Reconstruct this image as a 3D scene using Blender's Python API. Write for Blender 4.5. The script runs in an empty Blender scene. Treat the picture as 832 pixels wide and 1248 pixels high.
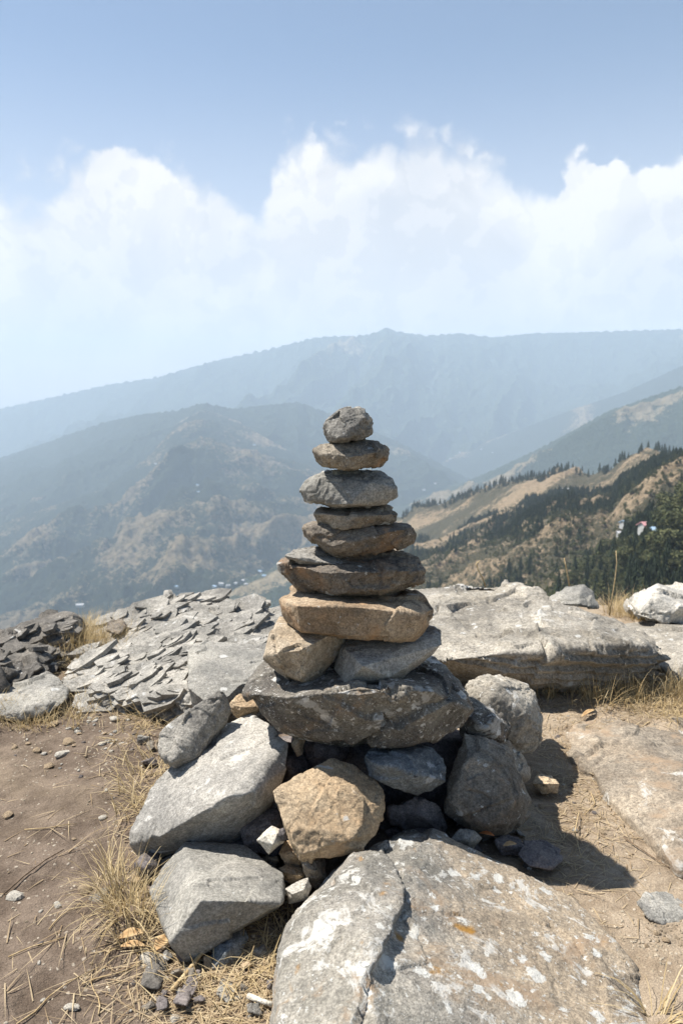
import bpy, bmesh, math, random
import numpy as np
from mathutils import Vector, Matrix

random.seed(7)
C = bpy.data.collections.new('scene'); bpy.context.scene.collection.children.link(C)
SC = bpy.context.scene
F, CX, CY = 936.0, 416.0, 624.0
TH = math.radians(8.03); H = 1.0
cs, sn = math.cos(TH), math.sin(TH)

def P(px, py, Y):
    a = (px-CX)/F; b = -(py-CY)/F
    t = Y/(cs+b*sn)
    return (a*t, Y, H+t*(-sn+b*cs))
def G(px, py, z=0.0):
    a = (px-CX)/F; b = -(py-CY)/F
    t = (H-z)/(sn-b*cs)
    return (a*t, t*(cs+b*sn), z)
def project(x, y, z):
    d = y*cs-(z-H)*sn; u = y*sn+(z-H)*cs
    return CX+F*x/d, CY-F*u/d, d

# ------------------------------------------------------------------ noise
def _h(ix, iy, iz, s):
    n = (ix.astype(np.int64)*374761393 + iy.astype(np.int64)*668265263 + iz.astype(np.int64)*2147483647 + s*144269504) & 0xffffffff
    n = ((n ^ (n >> 13))*1274126177) & 0xffffffff
    n = ((n ^ (n >> 16))*2246822519) & 0xffffffff
    return ((n ^ (n >> 15)) & 0xffffff)/float(0xffffff)
def vnoise(p, s=0):
    i = np.floor(p); f = p-i; f = f*f*f*(f*(f*6-15)+10)
    ix, iy, iz = i[:,0], i[:,1], i[:,2]
    r = 0
    for dx in (0,1):
        wx = f[:,0] if dx else 1-f[:,0]
        for dy in (0,1):
            wy = f[:,1] if dy else 1-f[:,1]
            for dz in (0,1):
                wz = f[:,2] if dz else 1-f[:,2]
                r = r+wx*wy*wz*_h(ix+dx, iy+dy, iz+dz, s)
    return r*2-1
def fbm(p, o=4, s=0, g=.5):
    a = 1.0; t = 0; r = 0; q = p.copy()
    for k in range(o):
        r = r+a*vnoise(q, s+k*17); t += a; a *= g; q = q*2.03+5.1
    return r/t
def ridged(p, o=4, s=0, g=.5):
    a = 1.0; t = 0; r = 0; q = p.copy()
    for k in range(o):
        r = r+a*(1-2*np.abs(vnoise(q, s+k*17))); t += a; a *= g; q = q*2.03+3.7
    return r/t
def worley(p, s=0):
    i = np.floor(p); f1 = np.full(len(p), 9.0); f2 = np.full(len(p), 9.0); idv = np.zeros(len(p))
    for dx in (-1,0,1):
        for dy in (-1,0,1):
            for dz in (-1,0,1):
                cx, cy, cz = i[:,0]+dx, i[:,1]+dy, i[:,2]+dz
                d = np.sqrt((cx+_h(cx,cy,cz,s)-p[:,0])**2+(cy+_h(cx,cy,cz,s+1)-p[:,1])**2+(cz+_h(cx,cy,cz,s+2)-p[:,2])**2)
                m = d < f1
                f2 = np.where(m, f1, np.minimum(f2, d)); idv = np.where(m, _h(cx,cy,cz,s+3), idv); f1 = np.where(m, d, f1)
    return f1, f2, idv

def facets(p, s=0):
    """per-cell random tilted planes: broken, chipped faces"""
    i = np.floor(p); f1 = np.full(len(p), 9.0); val = np.zeros(len(p))
    for dx in (-1,0,1):
        for dy in (-1,0,1):
            for dz in (-1,0,1):
                cx, cy, cz = i[:,0]+dx, i[:,1]+dy, i[:,2]+dz
                ox, oy, oz = cx+_h(cx,cy,cz,s)-p[:,0], cy+_h(cx,cy,cz,s+1)-p[:,1], cz+_h(cx,cy,cz,s+2)-p[:,2]
                d = ox*ox+oy*oy+oz*oz; m = d < f1
                v = ox*(_h(cx,cy,cz,s+4)-.5)+oy*(_h(cx,cy,cz,s+5)-.5)+oz*(_h(cx,cy,cz,s+6)-.5)+(_h(cx,cy,cz,s+7)-.5)*.35
                val = np.where(m, v, val); f1 = np.where(m, d, f1)
    return val

# ------------------------------------------------------------------ mesh helpers
def mesh_from(verts, faces, name):
    me = bpy.data.meshes.new(name)
    me.from_pydata([tuple(v) for v in verts], [], [tuple(int(i) for i in f) for f in faces]); me.update()
    return me
def mesh_np(V, Fq, name, smooth=True):
    """V (n,3), Fq (m,k) all faces k-gons"""
    me = bpy.data.meshes.new(name)
    V = np.asarray(V, dtype=np.float32); Fq = np.asarray(Fq, dtype=np.int32)
    m, k = Fq.shape
    me.vertices.add(len(V)); me.vertices.foreach_set('co', V.ravel())
    me.loops.add(m*k); me.loops.foreach_set('vertex_index', Fq.ravel())
    me.polygons.add(m); me.polygons.foreach_set('loop_start', np.arange(0, m*k, k, dtype=np.int32))
    me.update(calc_edges=True)
    me.polygons.foreach_set('use_smooth', np.full(m, smooth)); me.validate()
    return me
def link(name, me, mat=None, parent=None, loc=None):
    o = bpy.data.objects.new(name, me); C.objects.link(o)
    if mat is not None and me is not None: me.materials.append(mat)
    if parent: o.parent = parent
    if loc is not None: o.location = loc
    return o
def tag(o, label=None, cat=None, group=None, kind=None):
    if label: o['label'] = label
    if cat: o['category'] = cat
    if group: o['group'] = group
    if kind: o['kind'] = kind
    return o
def get_co(me):
    a = np.empty(len(me.vertices)*3, dtype=np.float32); me.vertices.foreach_get('co', a); return a.reshape(-1,3).astype(np.float64)
def get_no(me):
    a = np.empty(len(me.vertices)*3, dtype=np.float32); me.vertices.foreach_get('normal', a); return a.reshape(-1,3).astype(np.float64)
def set_co(me, co):
    me.vertices.foreach_set('co', co.astype(np.float32).ravel()); me.update()
def smooth(me, co, it, lam=.5):
    e = np.empty(len(me.edges)*2, dtype=np.int32); me.edges.foreach_get('vertices', e); e = e.reshape(-1,2)
    n = np.bincount(e.ravel(), minlength=len(co)).astype(float)
    for _ in range(it):
        s = np.zeros_like(co)
        for k in range(3):
            s[:,k] = np.bincount(e[:,0], weights=co[e[:,1],k], minlength=len(co))+np.bincount(e[:,1], weights=co[e[:,0],k], minlength=len(co))
        co = co*(1-lam)+lam*s/np.maximum(n,1)[:,None]
    return co
def remesh(hull_bms, vox):
    me = bpy.data.meshes.new('tmp'); bm = bmesh.new()
    for pts in hull_bms:
        vs = [bm.verts.new(p) for p in pts]
        r = bmesh.ops.convex_hull(bm, input=vs)
        bad = [g for g in r['geom_interior'] if isinstance(g, bmesh.types.BMVert)]
        bad = list({v for v in bad+[g for g in r['geom_unused'] if isinstance(g, bmesh.types.BMVert)] if v.is_valid and not v.link_faces})
        if bad: bmesh.ops.delete(bm, geom=bad, context='VERTS')
    bm.to_mesh(me); bm.free()
    o = bpy.data.objects.new('tmp', me); C.objects.link(o)
    m = o.modifiers.new('r', 'REMESH'); m.mode = 'VOXEL'; m.voxel_size = vox
    dg = bpy.context.evaluated_depsgraph_get()
    out = bpy.data.meshes.new_from_object(o.evaluated_get(dg))
    bpy.data.objects.remove(o); bpy.data.meshes.remove(me)
    return out

# ------------------------------------------------------------------ materials
class NT:
    def __init__(s, m):
        m.use_nodes = True; s.t = m.node_tree; s.t.nodes.clear()
    def n(s, typ, **kw):
        nd = s.t.nodes.new('ShaderNode'+typ)
        for k, v in kw.items():
            if k[0] == 'i' and k[1:].isdigit(): s.put(nd, int(k[1:]), v)
            elif k in nd.inputs.keys() if False else False: pass
            else: setattr(nd, k, v)
        return nd
    def put(s, nd, key, v):
        if isinstance(v, bpy.types.NodeSocket): s.t.links.new(v, nd.inputs[key])
        else:
            if isinstance(v, (tuple, list)) and len(v) == 3 and nd.inputs[key].type == 'RGBA': v = (*v, 1)
            nd.inputs[key].default_value = v
    def math(s, op, a, b=0.0, c=0.0, clamp=False):
        nd = s.n('Math', operation=op, use_clamp=clamp); s.put(nd,0,a); s.put(nd,1,b)
        if op in ('MULTIPLY_ADD','SMOOTH_MIN','COMPARE'): s.put(nd,2,c)
        return nd.outputs[0]
    def vmath(s, op, a, b=(0,0,0), scale=None):
        nd = s.n('VectorMath', operation=op); s.put(nd,0,a)
        if op != 'SCALE' and op != 'NORMALIZE' : s.put(nd,1,b)
        if scale is not None: s.put(nd,'Scale',scale)
        return nd.outputs[0]
    def noise(s, vec, scale, detail=4, rough=.55, dist=0.0, col=False):
        nd = s.n('TexNoise'); s.put(nd,'Vector',vec); s.put(nd,'Scale',scale); s.put(nd,'Detail',detail); s.put(nd,'Roughness',rough); s.put(nd,'Distortion',dist)
        return nd.outputs['Color' if col else 'Fac']
    def vor(s, vec, scale, feature='F1', out='Distance', rnd=1.0):
        nd = s.n('TexVoronoi', feature=feature); s.put(nd,'Vector',vec); s.put(nd,'Scale',scale); s.put(nd,'Randomness',rnd)
        return nd.outputs[out]
    def ss(s, v, a, b, lo=0.0, hi=1.0):
        nd = s.n('MapRange', interpolation_type='SMOOTHSTEP'); s.put(nd,0,v); s.put(nd,1,a); s.put(nd,2,b); s.put(nd,3,lo); s.put(nd,4,hi)
        return nd.outputs[0]
    def mix(s, f, a, b, mode='MIX'):
        nd = s.n('Mix', data_type='RGBA', blend_type=mode); s.put(nd,0,f); s.put(nd,6,a); s.put(nd,7,b)
        return nd.outputs[2]
    def out(s, col, rough=.85, bumps=(), spec=.3, disp=None):
        b = s.n('BsdfPrincipled'); s.put(b,'Base Color',col); s.put(b,'Roughness',rough); s.put(b,'Specular IOR Level',spec)
        nrm = None
        for h, st, d in bumps:
            bp = s.n('Bump'); s.put(bp,'Height',h); s.put(bp,'Strength',st); s.put(bp,'Distance',d)
            if nrm is not None: s.put(bp,'Normal',nrm)
            nrm = bp.outputs[0]
        if nrm is not None: s.put(b,'Normal',nrm)
        o = s.n('OutputMaterial'); s.t.links.new(b.outputs[0], o.inputs[0]); return b

def hsv(c, k): return tuple(x*k for x in c)
mat_cache = {}
def rock_mat(name, c1, c2, lichen=0.0, lcol=(.50,.49,.45), rust=0.0, rcol=(.27,.165,.09), dark=.35, strat=0.0, lscale=1.0, gscale=1.0, sdir=(0,0,1), bump=1.0, dirt=0.0, orange=0.0, pale=0.0, tanx=None, pcol=(.50,.48,.43)):
    if name in mat_cache: return mat_cache[name]
    m = bpy.data.materials.new(name); t = NT(m)
    tc = t.n('TexCoord').outputs['Object']
    oi = t.n('ObjectInfo').outputs['Random']
    off = t.n('CombineXYZ'); t.put(off,0,t.math('MULTIPLY',oi,31.7)); t.put(off,1,t.math('MULTIPLY',oi,17.3)); t.put(off,2,t.math('MULTIPLY',oi,53.1))
    v = t.vmath('ADD', tc, off.outputs[0])
    big = t.noise(v, 7*gscale, 5, .6, .3)
    mid = t.noise(v, 38*gscale, 6, .7, .2)
    fine = t.noise(v, 230*gscale, 4, .75)
    grit = t.vor(v, 420*gscale)
    k = t.math('ADD', t.math('MULTIPLY', big, .6), t.math('MULTIPLY', mid, .4))
    col = t.mix(t.ss(k, .38, .62), c1, c2)
    if tanx is not None:
        sxx = t.n('SeparateXYZ'); t.put(sxx,0,tc)
        col = t.mix(t.ss(t.math('ADD', sxx.outputs[0], t.math('MULTIPLY', t.math('SUBTRACT', big, .5), .5)), tanx-.08, tanx+.12), col, t.mix(k, (.24,.195,.14), (.38,.315,.235)))
    col = t.mix(t.math('MULTIPLY', t.ss(mid, .52, .72), dark), col, hsv(c1,.45))
    tone = t.noise(t.vmath('ADD', v, (7,1,3)), 4*gscale, 4, .65, .8)
    col = t.mix(1.0, col, t.mix(t.ss(tone,.3,.7), (.74,.735,.73), (1.22,1.19,1.14)), 'MULTIPLY')
    mott = t.noise(t.vmath('ADD', v, (2,5,8)), 85*gscale, 3, .6)
    col = t.mix(1.0, col, t.ss(mott,.32,.68,.84,1.15), 'MULTIPLY')
    sp = t.ss(fine, .30, .72, .6, 1.4)
    col = t.mix(1.0, col, t.vecgray(sp) if hasattr(t,'vecgray') else sp, 'MULTIPLY')
    if strat:
        mp = t.n('Mapping'); t.put(mp,0,v); mp.inputs['Scale'].default_value = tuple(3+ (70 if abs(x)>.5 else 0) for x in sdir)
        st = t.noise(mp.outputs[0], 1.0, 4, .6, .4)
        col = t.mix(t.math('MULTIPLY', t.ss(st,.5,.7), strat), col, hsv(c1,.55))
    if rust:
        r = t.noise(v, 11*gscale, 4, .6, .6)
        lo = .66-.25*rust
        col = t.mix(t.ss(t.math('ADD', r, t.math('MULTIPLY', t.math('SUBTRACT', mid, .5), .35)), lo-.04, lo+.2, 0, .7), col, t.mix(fine, rcol, hsv(rcol,1.4)))
    if pale:
        r = t.noise(t.vmath('ADD', v, (3,7,1)), 9*gscale, 6, .7, 1.0)
        r = t.math('ADD', r, t.math('MULTIPLY', t.math('SUBTRACT', mid, .5), .25))
        lo = .67-.2*pale
        col = t.mix(t.ss(r, lo-.01, lo+.05, 0, .85), col, t.mix(fine, hsv(pcol,.8), hsv(pcol,1.15)))
    if dirt:
        r = t.noise(t.vmath('ADD', v, (13,2,9)), 5*gscale, 6, .7, .5)
        lo = .66-.2*dirt
        col = t.mix(t.ss(r, lo, lo+.1, 0, .9), col, t.mix(fine,(.24,.17,.11),(.36,.27,.18)))
    lh = None
    if lichen:
        w = t.vmath('ADD', v, t.vmath('SCALE', t.noise(v, 75*lscale, 5, .75, 0, True), scale=.034/lscale))
        lm = None
        for sc_, th, se in ((26*lscale, .30, 0.0), (60*lscale, .26, 5.0), (130*lscale, .24, 9.0)):
            vv = t.n('TexVoronoi'); t.put(vv,'Vector', t.vmath('ADD', w, (se,se,se))); t.put(vv,'Scale', sc_)
            sel = t.n('SeparateColor'); t.put(sel,0,vv.outputs['Color'])
            # radius varies per cell; cells without lichen get a negative one
            rad = t.math('MULTIPLY', t.math('SUBTRACT', sel.outputs[0], 1-lichen), th/max(lichen,.05)*1.3)
            e = t.math('SUBTRACT', rad, vv.outputs['Distance'])
            mm = t.math('MULTIPLY', t.ss(e, 0.0, .05), t.ss(t.math('ADD',fine,0.0), .25, .5, .45, 1.0))
            lm = mm if lm is None else t.math('MAXIMUM', lm, mm)
        col = t.mix(t.math('MULTIPLY', lm, .85), col, t.mix(mid, hsv(lcol,.85), hsv(lcol,1.2)))
        lh = lm
    if orange:
        o_ = t.noise(t.vmath('ADD', v, (1,22,4)), 16, 3, .6, .4)
        col = t.mix(t.ss(o_, .74-.06*orange, .77, 0, .9), col, (.30,.15,.02))
    crack = t.vor(t.vmath('ADD', v, t.vmath('SCALE', t.noise(v, 9, 5, .65, 0, True), scale=.22)), 5*gscale, 'DISTANCE_TO_EDGE')
    cr = t.math('MAXIMUM', t.ss(crack, 0.0, .012), t.ss(big, .56, .5))
    bumps = [(t.math('MULTIPLY_ADD', cr, .25, big), .35*bump, .02), (mid, .55*bump, .008), (t.math('ADD', fine, t.math('MULTIPLY',grit,.5)), .5*bump, .0022)]
    if lh is not None: bumps.append((lh, .35, .002))
    col = t.mix(t.math('SUBTRACT', 1.0, cr), col, t.mix(.45, col, (.04,.035,.03)))
    t.out(col, .88, bumps, .25)
    mat_cache[name] = m
    return m

_rm = rock_mat
def rock_mat(name, c1, c2, **k): return _rm(name, (c1[0]*.87,c1[1]*.855,c1[2]*.82), (c2[0]*.93,c2[1]*.915,c2[2]*.88), **k)
GREY = rock_mat('grey_rock', (.20,.193,.18), (.36,.345,.315), lichen=.18, dark=.3, pale=.2)
GREYL = rock_mat('pale_slate', (.31,.30,.28), (.42,.405,.375), dark=.2, strat=.15, sdir=(0,1,1), pale=.35, bump=.7)
GREYSM = rock_mat('smooth_grey_rock', (.26,.255,.235), (.33,.32,.295), dark=.2, lichen=.1, bump=.65)
GREYB = rock_mat('brownish_rock', (.17,.15,.125), (.33,.295,.245), dark=.45, lichen=.18, rust=.25)
BROWN = rock_mat('brown_rust_rock', (.17,.15,.13), (.27,.235,.19), dark=.5, lichen=.15, rust=.5)
TAN = rock_mat('tan_rock', (.42,.315,.205), (.50,.40,.28), dark=.18, rust=.28, rcol=(.40,.26,.14), pale=.15)
TANB = rock_mat('orange_tan_rock', (.29,.215,.145), (.42,.34,.25), dark=.35, rust=.55, rcol=(.34,.20,.10), lichen=.08)
TANG = rock_mat('grey_tan_rock', (.33,.265,.19), (.50,.43,.34), dark=.35, rust=.3, rcol=(.36,.23,.12), pale=.3)
DARKL = rock_mat('dark_lichen_rock', (.12,.11,.10), (.235,.22,.19), lichen=.9, lcol=(.60,.58,.53), dark=.5, rust=.2, rcol=(.24,.15,.08), pale=.45, pcol=(.42,.40,.36))
BLUE = rock_mat('blue_grey_rock', (.14,.155,.17), (.24,.26,.275), dark=.4, lichen=.2, lcol=(.42,.43,.43))
PURP = rock_mat('purple_grey_rock', (.15,.135,.135), (.23,.205,.20), dark=.35)
WHITE = rock_mat('white_quartz_rock', (.58,.54,.47), (.72,.69,.62), dark=.12, rust=.08, rcol=(.5,.38,.26))
LICHB = rock_mat('lichen_boulder_rock', (.24,.23,.205), (.38,.36,.325), lichen=.75, lcol=(.56,.55,.50), dark=.4, pale=.55, pcol=(.52,.50,.45), dirt=.55, orange=1.8, tanx=-.02, lscale=.8, bump=1.2)
TANSLAB = rock_mat('tan_grey_boulder_rock', (.30,.26,.20), (.43,.37,.29), lichen=.2, dark=.3, pale=.45, dirt=.45, orange=1.0, lscale=.7)
SLAB = rock_mat('pale_slab_rock', (.27,.25,.215), (.40,.375,.33), lichen=.12, dark=.3, pale=.35, strat=.25, gscale=.6, bump=1.2)
SLATE = rock_mat('slate_rock', (.25,.243,.225), (.40,.385,.355), lichen=.12, dark=.35, pale=.25, strat=.3, gscale=.8)
DKSLATE = rock_mat('dark_slate_rock', (.10,.095,.088), (.22,.205,.185), lichen=.1, dark=.5, pale=.2)
FLUSH = rock_mat('dusty_bedrock', (.25,.21,.165), (.36,.315,.255), dark=.2, dirt=.75, pale=.3, gscale=.7)
WHITER = rock_mat('white_rock', (.50,.48,.44), (.64,.62,.57), dark=.25, lichen=.1, bump=1.3)

def plain_mat(name, c1, c2, scale=30, rough=.8, trans=0.0, bump=None):
    m = bpy.data.materials.new(name); t = NT(m)
    tc = t.n('TexCoord').outputs['Object']
    r = t.n('ObjectInfo').outputs['Random']
    n_ = t.noise(tc, scale, 3, .6)
    col = t.mix(t.ss(n_, .35, .65), c1, c2)
    b = t.out(col, rough, [(n_, .3, bump)] if bump else (), .2)
    if trans: b.inputs['Transmission Weight'].default_value = 0
    return m

# ------------------------------------------------------------------ stones
def shape_stone(pts_sets, vox, seed, rough, chips, strata, sm, org):
    me = remesh(pts_sets, vox)
    co = get_co(me)-org
    rnd = np.random.RandomState(seed)
    size = float(np.linalg.norm(co.max(0)-co.min(0)))
    co = smooth(me, co, sm)
    chips = max(int(chips*.6), 1)
    c0 = (co.max(0)+co.min(0))/2; ext = (co.max(0)-co.min(0))/2
    # flat fracture planes that shave off edges
    for k in range(chips):
        n = rnd.normal(size=3); n /= np.linalg.norm(n)
        sup = ((co-c0)@n).max()
        d = sup*(1-rnd.uniform(.03,.13)) if sup > 0 else 0
        q = (co-c0)@n
        w = fbm(co*14/size+seed, 2, seed+k)*.012*size
        over = q-(d+w)
        co = co-np.where(over > 0, over, 0)[:,None]*n*.92
    set_co(me, co); no = get_no(me)
    s = size
    o = np.array([seed*1.7, seed*3.1, seed*.9])
    d = fbm(co*(3.0/s)+o, 3, seed)*.012*s*rough
    wq = fbm(co*(6/s)+o, 3, seed+2)[:,None]*.3
    m1 = np.clip(fbm(co*(2.5/s)+o*3, 2, seed+31)*3+.6, .15, 1)
    d += facets(co*(3.4/s)+o+wq*.5, seed)*.055*s*rough
    d += facets(co*(8.5/s)+o*2+wq, seed+9)*.024*s*rough*m1
    d += facets(co*(22/s)+o*3+wq, seed+19)*.0085*s*rough*m1
    d += ridged(co*(11/s)+o, 4, seed+3)*.004*s*rough
    d += fbm(co*70+o, 4, seed+5, .6)*.0022*min(rough*1.2, 1.6)
    if strata:
        ax, sp, am = strata
        ax = np.array(ax, float); ax /= np.linalg.norm(ax)
        h = (co@ax)/sp+fbm(co*(2.5/s)+o, 3, seed+21)*1.2
        fr = h-np.floor(h); rr = _h(np.floor(h), np.floor(h)*0, np.floor(h)*0, seed)
        side = 1-np.abs(no@ax)
        d += (rr-.5+(fr*.6-.3))*am*side
    co = co+no*d[:,None]
    set_co(me, co)
    me.polygons.foreach_set('use_smooth', np.ones(len(me.polygons), dtype=bool))
    return me

seedc = [11]
def conv(fr, pts, Y):
    ox, oy, sc = fr
    return [(ox+p[0]/sc, oy+p[1]/sc, Y+(p[2] if len(p) > 2 else 0)) for p in pts]
FR0 = (0,0,1.0)
def stone_pts(sil, inner, Y, T, fr=FR0, shrink=.8, drop=0.0):
    s = conv(fr, sil, Y); n = conv(fr, inner, Y)
    cx = sum(p[0] for p in s)/len(s); cy = sum(p[1] for p in s)/len(s)
    pts = [P(*p) for p in s]+[P(*p) for p in n]
    for p in s:
        q = P(cx+(p[0]-cx)*shrink, cy+(p[1]-cy)*shrink, max(p[2], Y)+T)
        pts.append((q[0], q[1], q[2]-drop))
    return pts
def stone(label, mat, sil, inner=(), Y=1.7, T=.1, fr=FR0, shrink=.8, vox=None, rough=1.0, chips=7, strata=None, sm=1, group=None, name='stone', cat='stone', extra=None, drop=0.0, minz=-.05):
    seedc[0] += 1
    sets = [stone_pts(sil, inner, Y, T, fr, shrink, drop)] if sil else []
    if extra: sets += extra
    sets = [[(x,y,max(z,minz)) for x,y,z in s] for s in sets]
    al = np.array([p for s in sets for p in s])
    org = np.array([(al[:,0].max()+al[:,0].min())/2, (al[:,1].max()+al[:,1].min())/2, al[:,2].min()])
    size = float(np.linalg.norm(al.max(0)-al.min(0)))
    vox = min(max(size/150, .0018), .004) if vox is None else vox*.75
    me = shape_stone(sets, vox, seedc[0], rough, chips, strata, sm, org)
    me.name = name
    o = link(name, me, mat, None, org)
    tag(o, label, cat, group)
    return o

Z1 = (280,480,2.6); Z2 = (140,760,2.6); Z3 = (400,760,2.6); Z4 = (150,820,3.782); Z5 = (0,950,2.0); Z7 = (500,660,2.506); Z44 = (0,700,2.447)
GT = 'stones stacked in the cairn tower'
GB = 'stones piled round the foot of the cairn'
st = lambda *a, **k: stone(*a, **k)
st('small grey rounded stone crowning the top of the cairn', GREY, [(293,108),(300,85),(330,62),(380,42),(410,39),(430,47),(455,78),(458,95),(445,122),(420,138),(370,151),(320,158),(300,135)], [(345,140,-.045),(425,80,-.03),(370,75,-.025),(400,132,-.04)], 1.71, .055, Z1, group=GT, rough=1.3, vox=.0022)
st('second stone from the top, rounded grey-brown, under the small crowning stone', GREYB, [(260,180),(275,165),(310,158,.02),(350,152,.03),(425,144,.04),(470,150,.03),(495,175),(498,205),(480,238),(420,242),(340,238),(290,228),(268,200)], [(385,200,-.05),(375,235,-.04),(300,190,-.03),(465,185,-.04),(400,165,-.02)], 1.71, .06, Z1, group=GT, rough=1.2, vox=.0025)
st('third stone from the top, broad grey wedge with a bright left face', GREYSM, [(226,310),(240,275,.01),(275,252,.03),(310,238,.04),(370,234,.05),(480,246,.05),(515,268,.02),(535,300),(525,325),(490,347),(430,355),(370,362),(340,364),(300,357),(235,335)], [(445,282,-.03),(345,355,-.055),(400,325,-.05),(290,270,-.02),(385,350,-.055)], 1.72, .08, Z1, group=GT, chips=4, vox=.003)
st('fourth stone from the top, thin brown-grey flat stone', GREYB, [(265,380),(280,368,.02),(340,360,.05),(450,350,.06),(500,358,.04),(538,378),(530,400),(500,417),(400,430),(350,435),(300,420),(275,400)], [(400,388,-.05),(300,385,-.03),(470,385,-.03),(360,430,-.05)], 1.72, .08, Z1, group=GT, vox=.003)
st('fifth stone from the top, dark rough brown wedge jutting right below the thin stone', BROWN, [(225,425),(262,405,.03),(320,402,.06),(520,405,.06),(560,412,.04),(580,425),(587,448),(575,467),(530,487),(480,507),(400,520),(350,522),(300,505),(260,470),(235,450)], [(395,470,-.05),(330,490,-.05),(545,430,-.03),(440,440,-.035),(265,420,-.01),(340,435,0)], 1.72, .09, Z1, group=GT, rough=1.0, chips=1, vox=.0026, sm=0)
st('flat flake of grey stone laid on the left of the sixth tower stone', GREY, [(172,512),(200,496,.05),(280,486,.08),(350,500,.08),(372,520,.05),(355,543),(300,546),(225,538),(180,522)], [(240,525,-.02)], 1.69, .06, Z1, group=GT, vox=.0025, chips=3, rough=.8)
st('sixth stone from the top, wide dark grey block with a rusty right face', BROWN, [(146,538),(165,518,.03),(220,508,.07),(350,515,.09),(560,500,.07),(600,525,.03),(620,560),(620,597),(600,612),(520,624),(400,640),(300,642),(230,622),(190,597),(158,570)], [(290,568,-.06),(400,560,-.05),(545,560,-.05),(235,550,-.045),(330,636,-.05),(520,610,-.04),(460,530,-.01)], 1.71, .12, Z1, group=GT, rough=1.0, chips=1, vox=.0028, sm=0)
st('seventh stone from the top, wide orange-tan block under the dark grey block', TANB, [(152,650),(165,632,.03),(210,615,.07),(300,622,.1),(560,622,.1),(612,640,.05),(648,682),(640,707),(600,752),(585,768),(500,773),(400,771),(330,765),(230,757),(180,717),(165,692)], [(185,690,-.05),(215,672,-.09),(410,676,-.11),(600,700,-.09),(228,752,-.08),(400,766,-.10),(575,765,-.08)], 1.71, .13, Z1, group=GT, chips=1, vox=.0028, rough=.8, sm=0)
st('tan block with a pale top propping up the left of the orange-tan tower stone', TANG, [(340,750,.05),(330,768,.02),(324,795),(322,803),(335,818),(368,834),(385,831),(405,806),(424,785,.05),(425,770,.08),(380,758,.1)], [(350,765,-.01),(366,793,-.10),(368,830,-.07),(400,775,-.03),(326,798,-.05),(334,770,-.02)], 1.69, .1, FR0, group=GT, chips=1, rough=.7, vox=.0026, sm=0)
st('smooth grey wedge propping up the right of the orange-tan tower stone', GREYL, [(408,815),(412,795,.03),(430,772,.07),(470,768,.1),(520,762,.08),(537,768,.04),(540,785),(530,797),(505,810),(478,833),(440,843),(425,838)], [(475,798,-.03),(442,812,-.10),(474,826,-.08),(420,790,-.02),(512,778,.02),(424,832,-.06)], 1.70, .1, FR0, group=GT, chips=1, rough=.6, vox=.0026, sm=0)
st('large dark lichen-spotted boulder forming the base of the tower', DARKL, [(300,845),(308,828,.05),(325,812,.12),(360,795,.2),(530,800,.2),(548,815,.12),(570,850,.03),(577,865),(562,885),(540,898),(480,908),(430,912),(390,905),(340,888),(318,870)], [(308,846,-.06),(350,850,-.12),(440,840,-.15),(525,842,-.12),(562,862,-.04),(430,908,-.08),(345,886,-.07),(505,902,-.07)], 1.70, .2, FR0, group=GT, rough=.75, chips=1, vox=.0036, sm=0)
# --- foot of the cairn
def absY(l): return [(a,b,c) for a,b,c in l]
st('large pale slate slab leaning at the left foot of the cairn', GREYL, absY([(157,1029,1.55),(158,1014,1.56),(174,984,1.62),(184,960,1.66),(212,934,1.72),(250,902,1.79),(277,883,1.83),(306,870,1.86),(335,886,1.76),(351,905,1.68),(347,936,1.63),(335,968,1.59),(319,989,1.57),(288,1009,1.55),(250,1024,1.54),(200,1031,1.55),(168,1036,1.55)]), absY([(195,1020,1.50),(237,995,1.49),(277,970,1.50),(303,967,1.51),(304,947,1.55),(320,918,1.64),(336,902,1.69)]), 0, .03, FR0, shrink=.9, group=GB, chips=1, rough=.55, vox=.004, drop=.05, sm=1)
st('elongated grey stone lying on top of the pale slate slab', GREY, [(165,322,-.02),(172,280,0),(210,230,.02),(330,150,.05),(440,78,.09),(470,85,.1),(490,160,.09),(482,212,.07),(400,322,.02),(330,382,-.02),(240,430,-.04),(200,412,-.04),(170,370,-.03)], [(225,410,-.06),(290,355,-.03),(365,268,.02),(425,195,.06),(460,120,.08)], 1.72, .02, Z4, shrink=.85, group=GB, chips=3, rough=.8, vox=.003, drop=.03)
st('big angular grey block with a dark undercut front at the lower left foot', GREYSM, absY([(182,1085,1.43),(198,1058,1.47),(225,1026,1.52),(262,1026,1.54),(300,1029,1.54),(345,1065,1.43),(349,1090,1.38),(341,1108,1.37),(300,1122,1.34),(265,1145,1.32),(229,1172,1.275),(210,1155,1.28),(195,1125,1.34)]), absY([(245,1097,1.275),(343,1100,1.32),(208,1148,1.26),(290,1098,1.29)]), 0, .08, FR0, shrink=.85, group=GB, chips=1, rough=.32, vox=.004, sm=1)
st('pentagonal golden tan rock at the front centre of the cairn', TAN, absY([(330,964,1.50),(371,941,1.57),(405,923,1.62),(428,929,1.62),(460,952,1.60),(471,966,1.57),(469,987,1.54),(458,1018,1.49),(442,1035,1.46),(400,1045,1.43),(367,1046,1.42),(355,1029,1.43),(340,991,1.46)]), absY([(380,965,1.50),(430,965,1.52),(425,1015,1.44),(365,1030,1.405),(440,1020,1.44)]), 0, .1, FR0, shrink=.8, group=GB, chips=3, rough=.7, vox=.0035)
st('dark blue-grey rounded stone right of the golden tan rock', BLUE, [(107,422),(130,400,.04),(250,383,.09),(330,400,.08),(385,468,.03),(382,500),(330,537),(280,550),(200,520),(130,482)], [(200,450,-.05),(160,450,-.04),(280,480,-.05),(250,420,0)], 1.60, .1, Z3, group=GB, vox=.003, rough=1.2)
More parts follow.
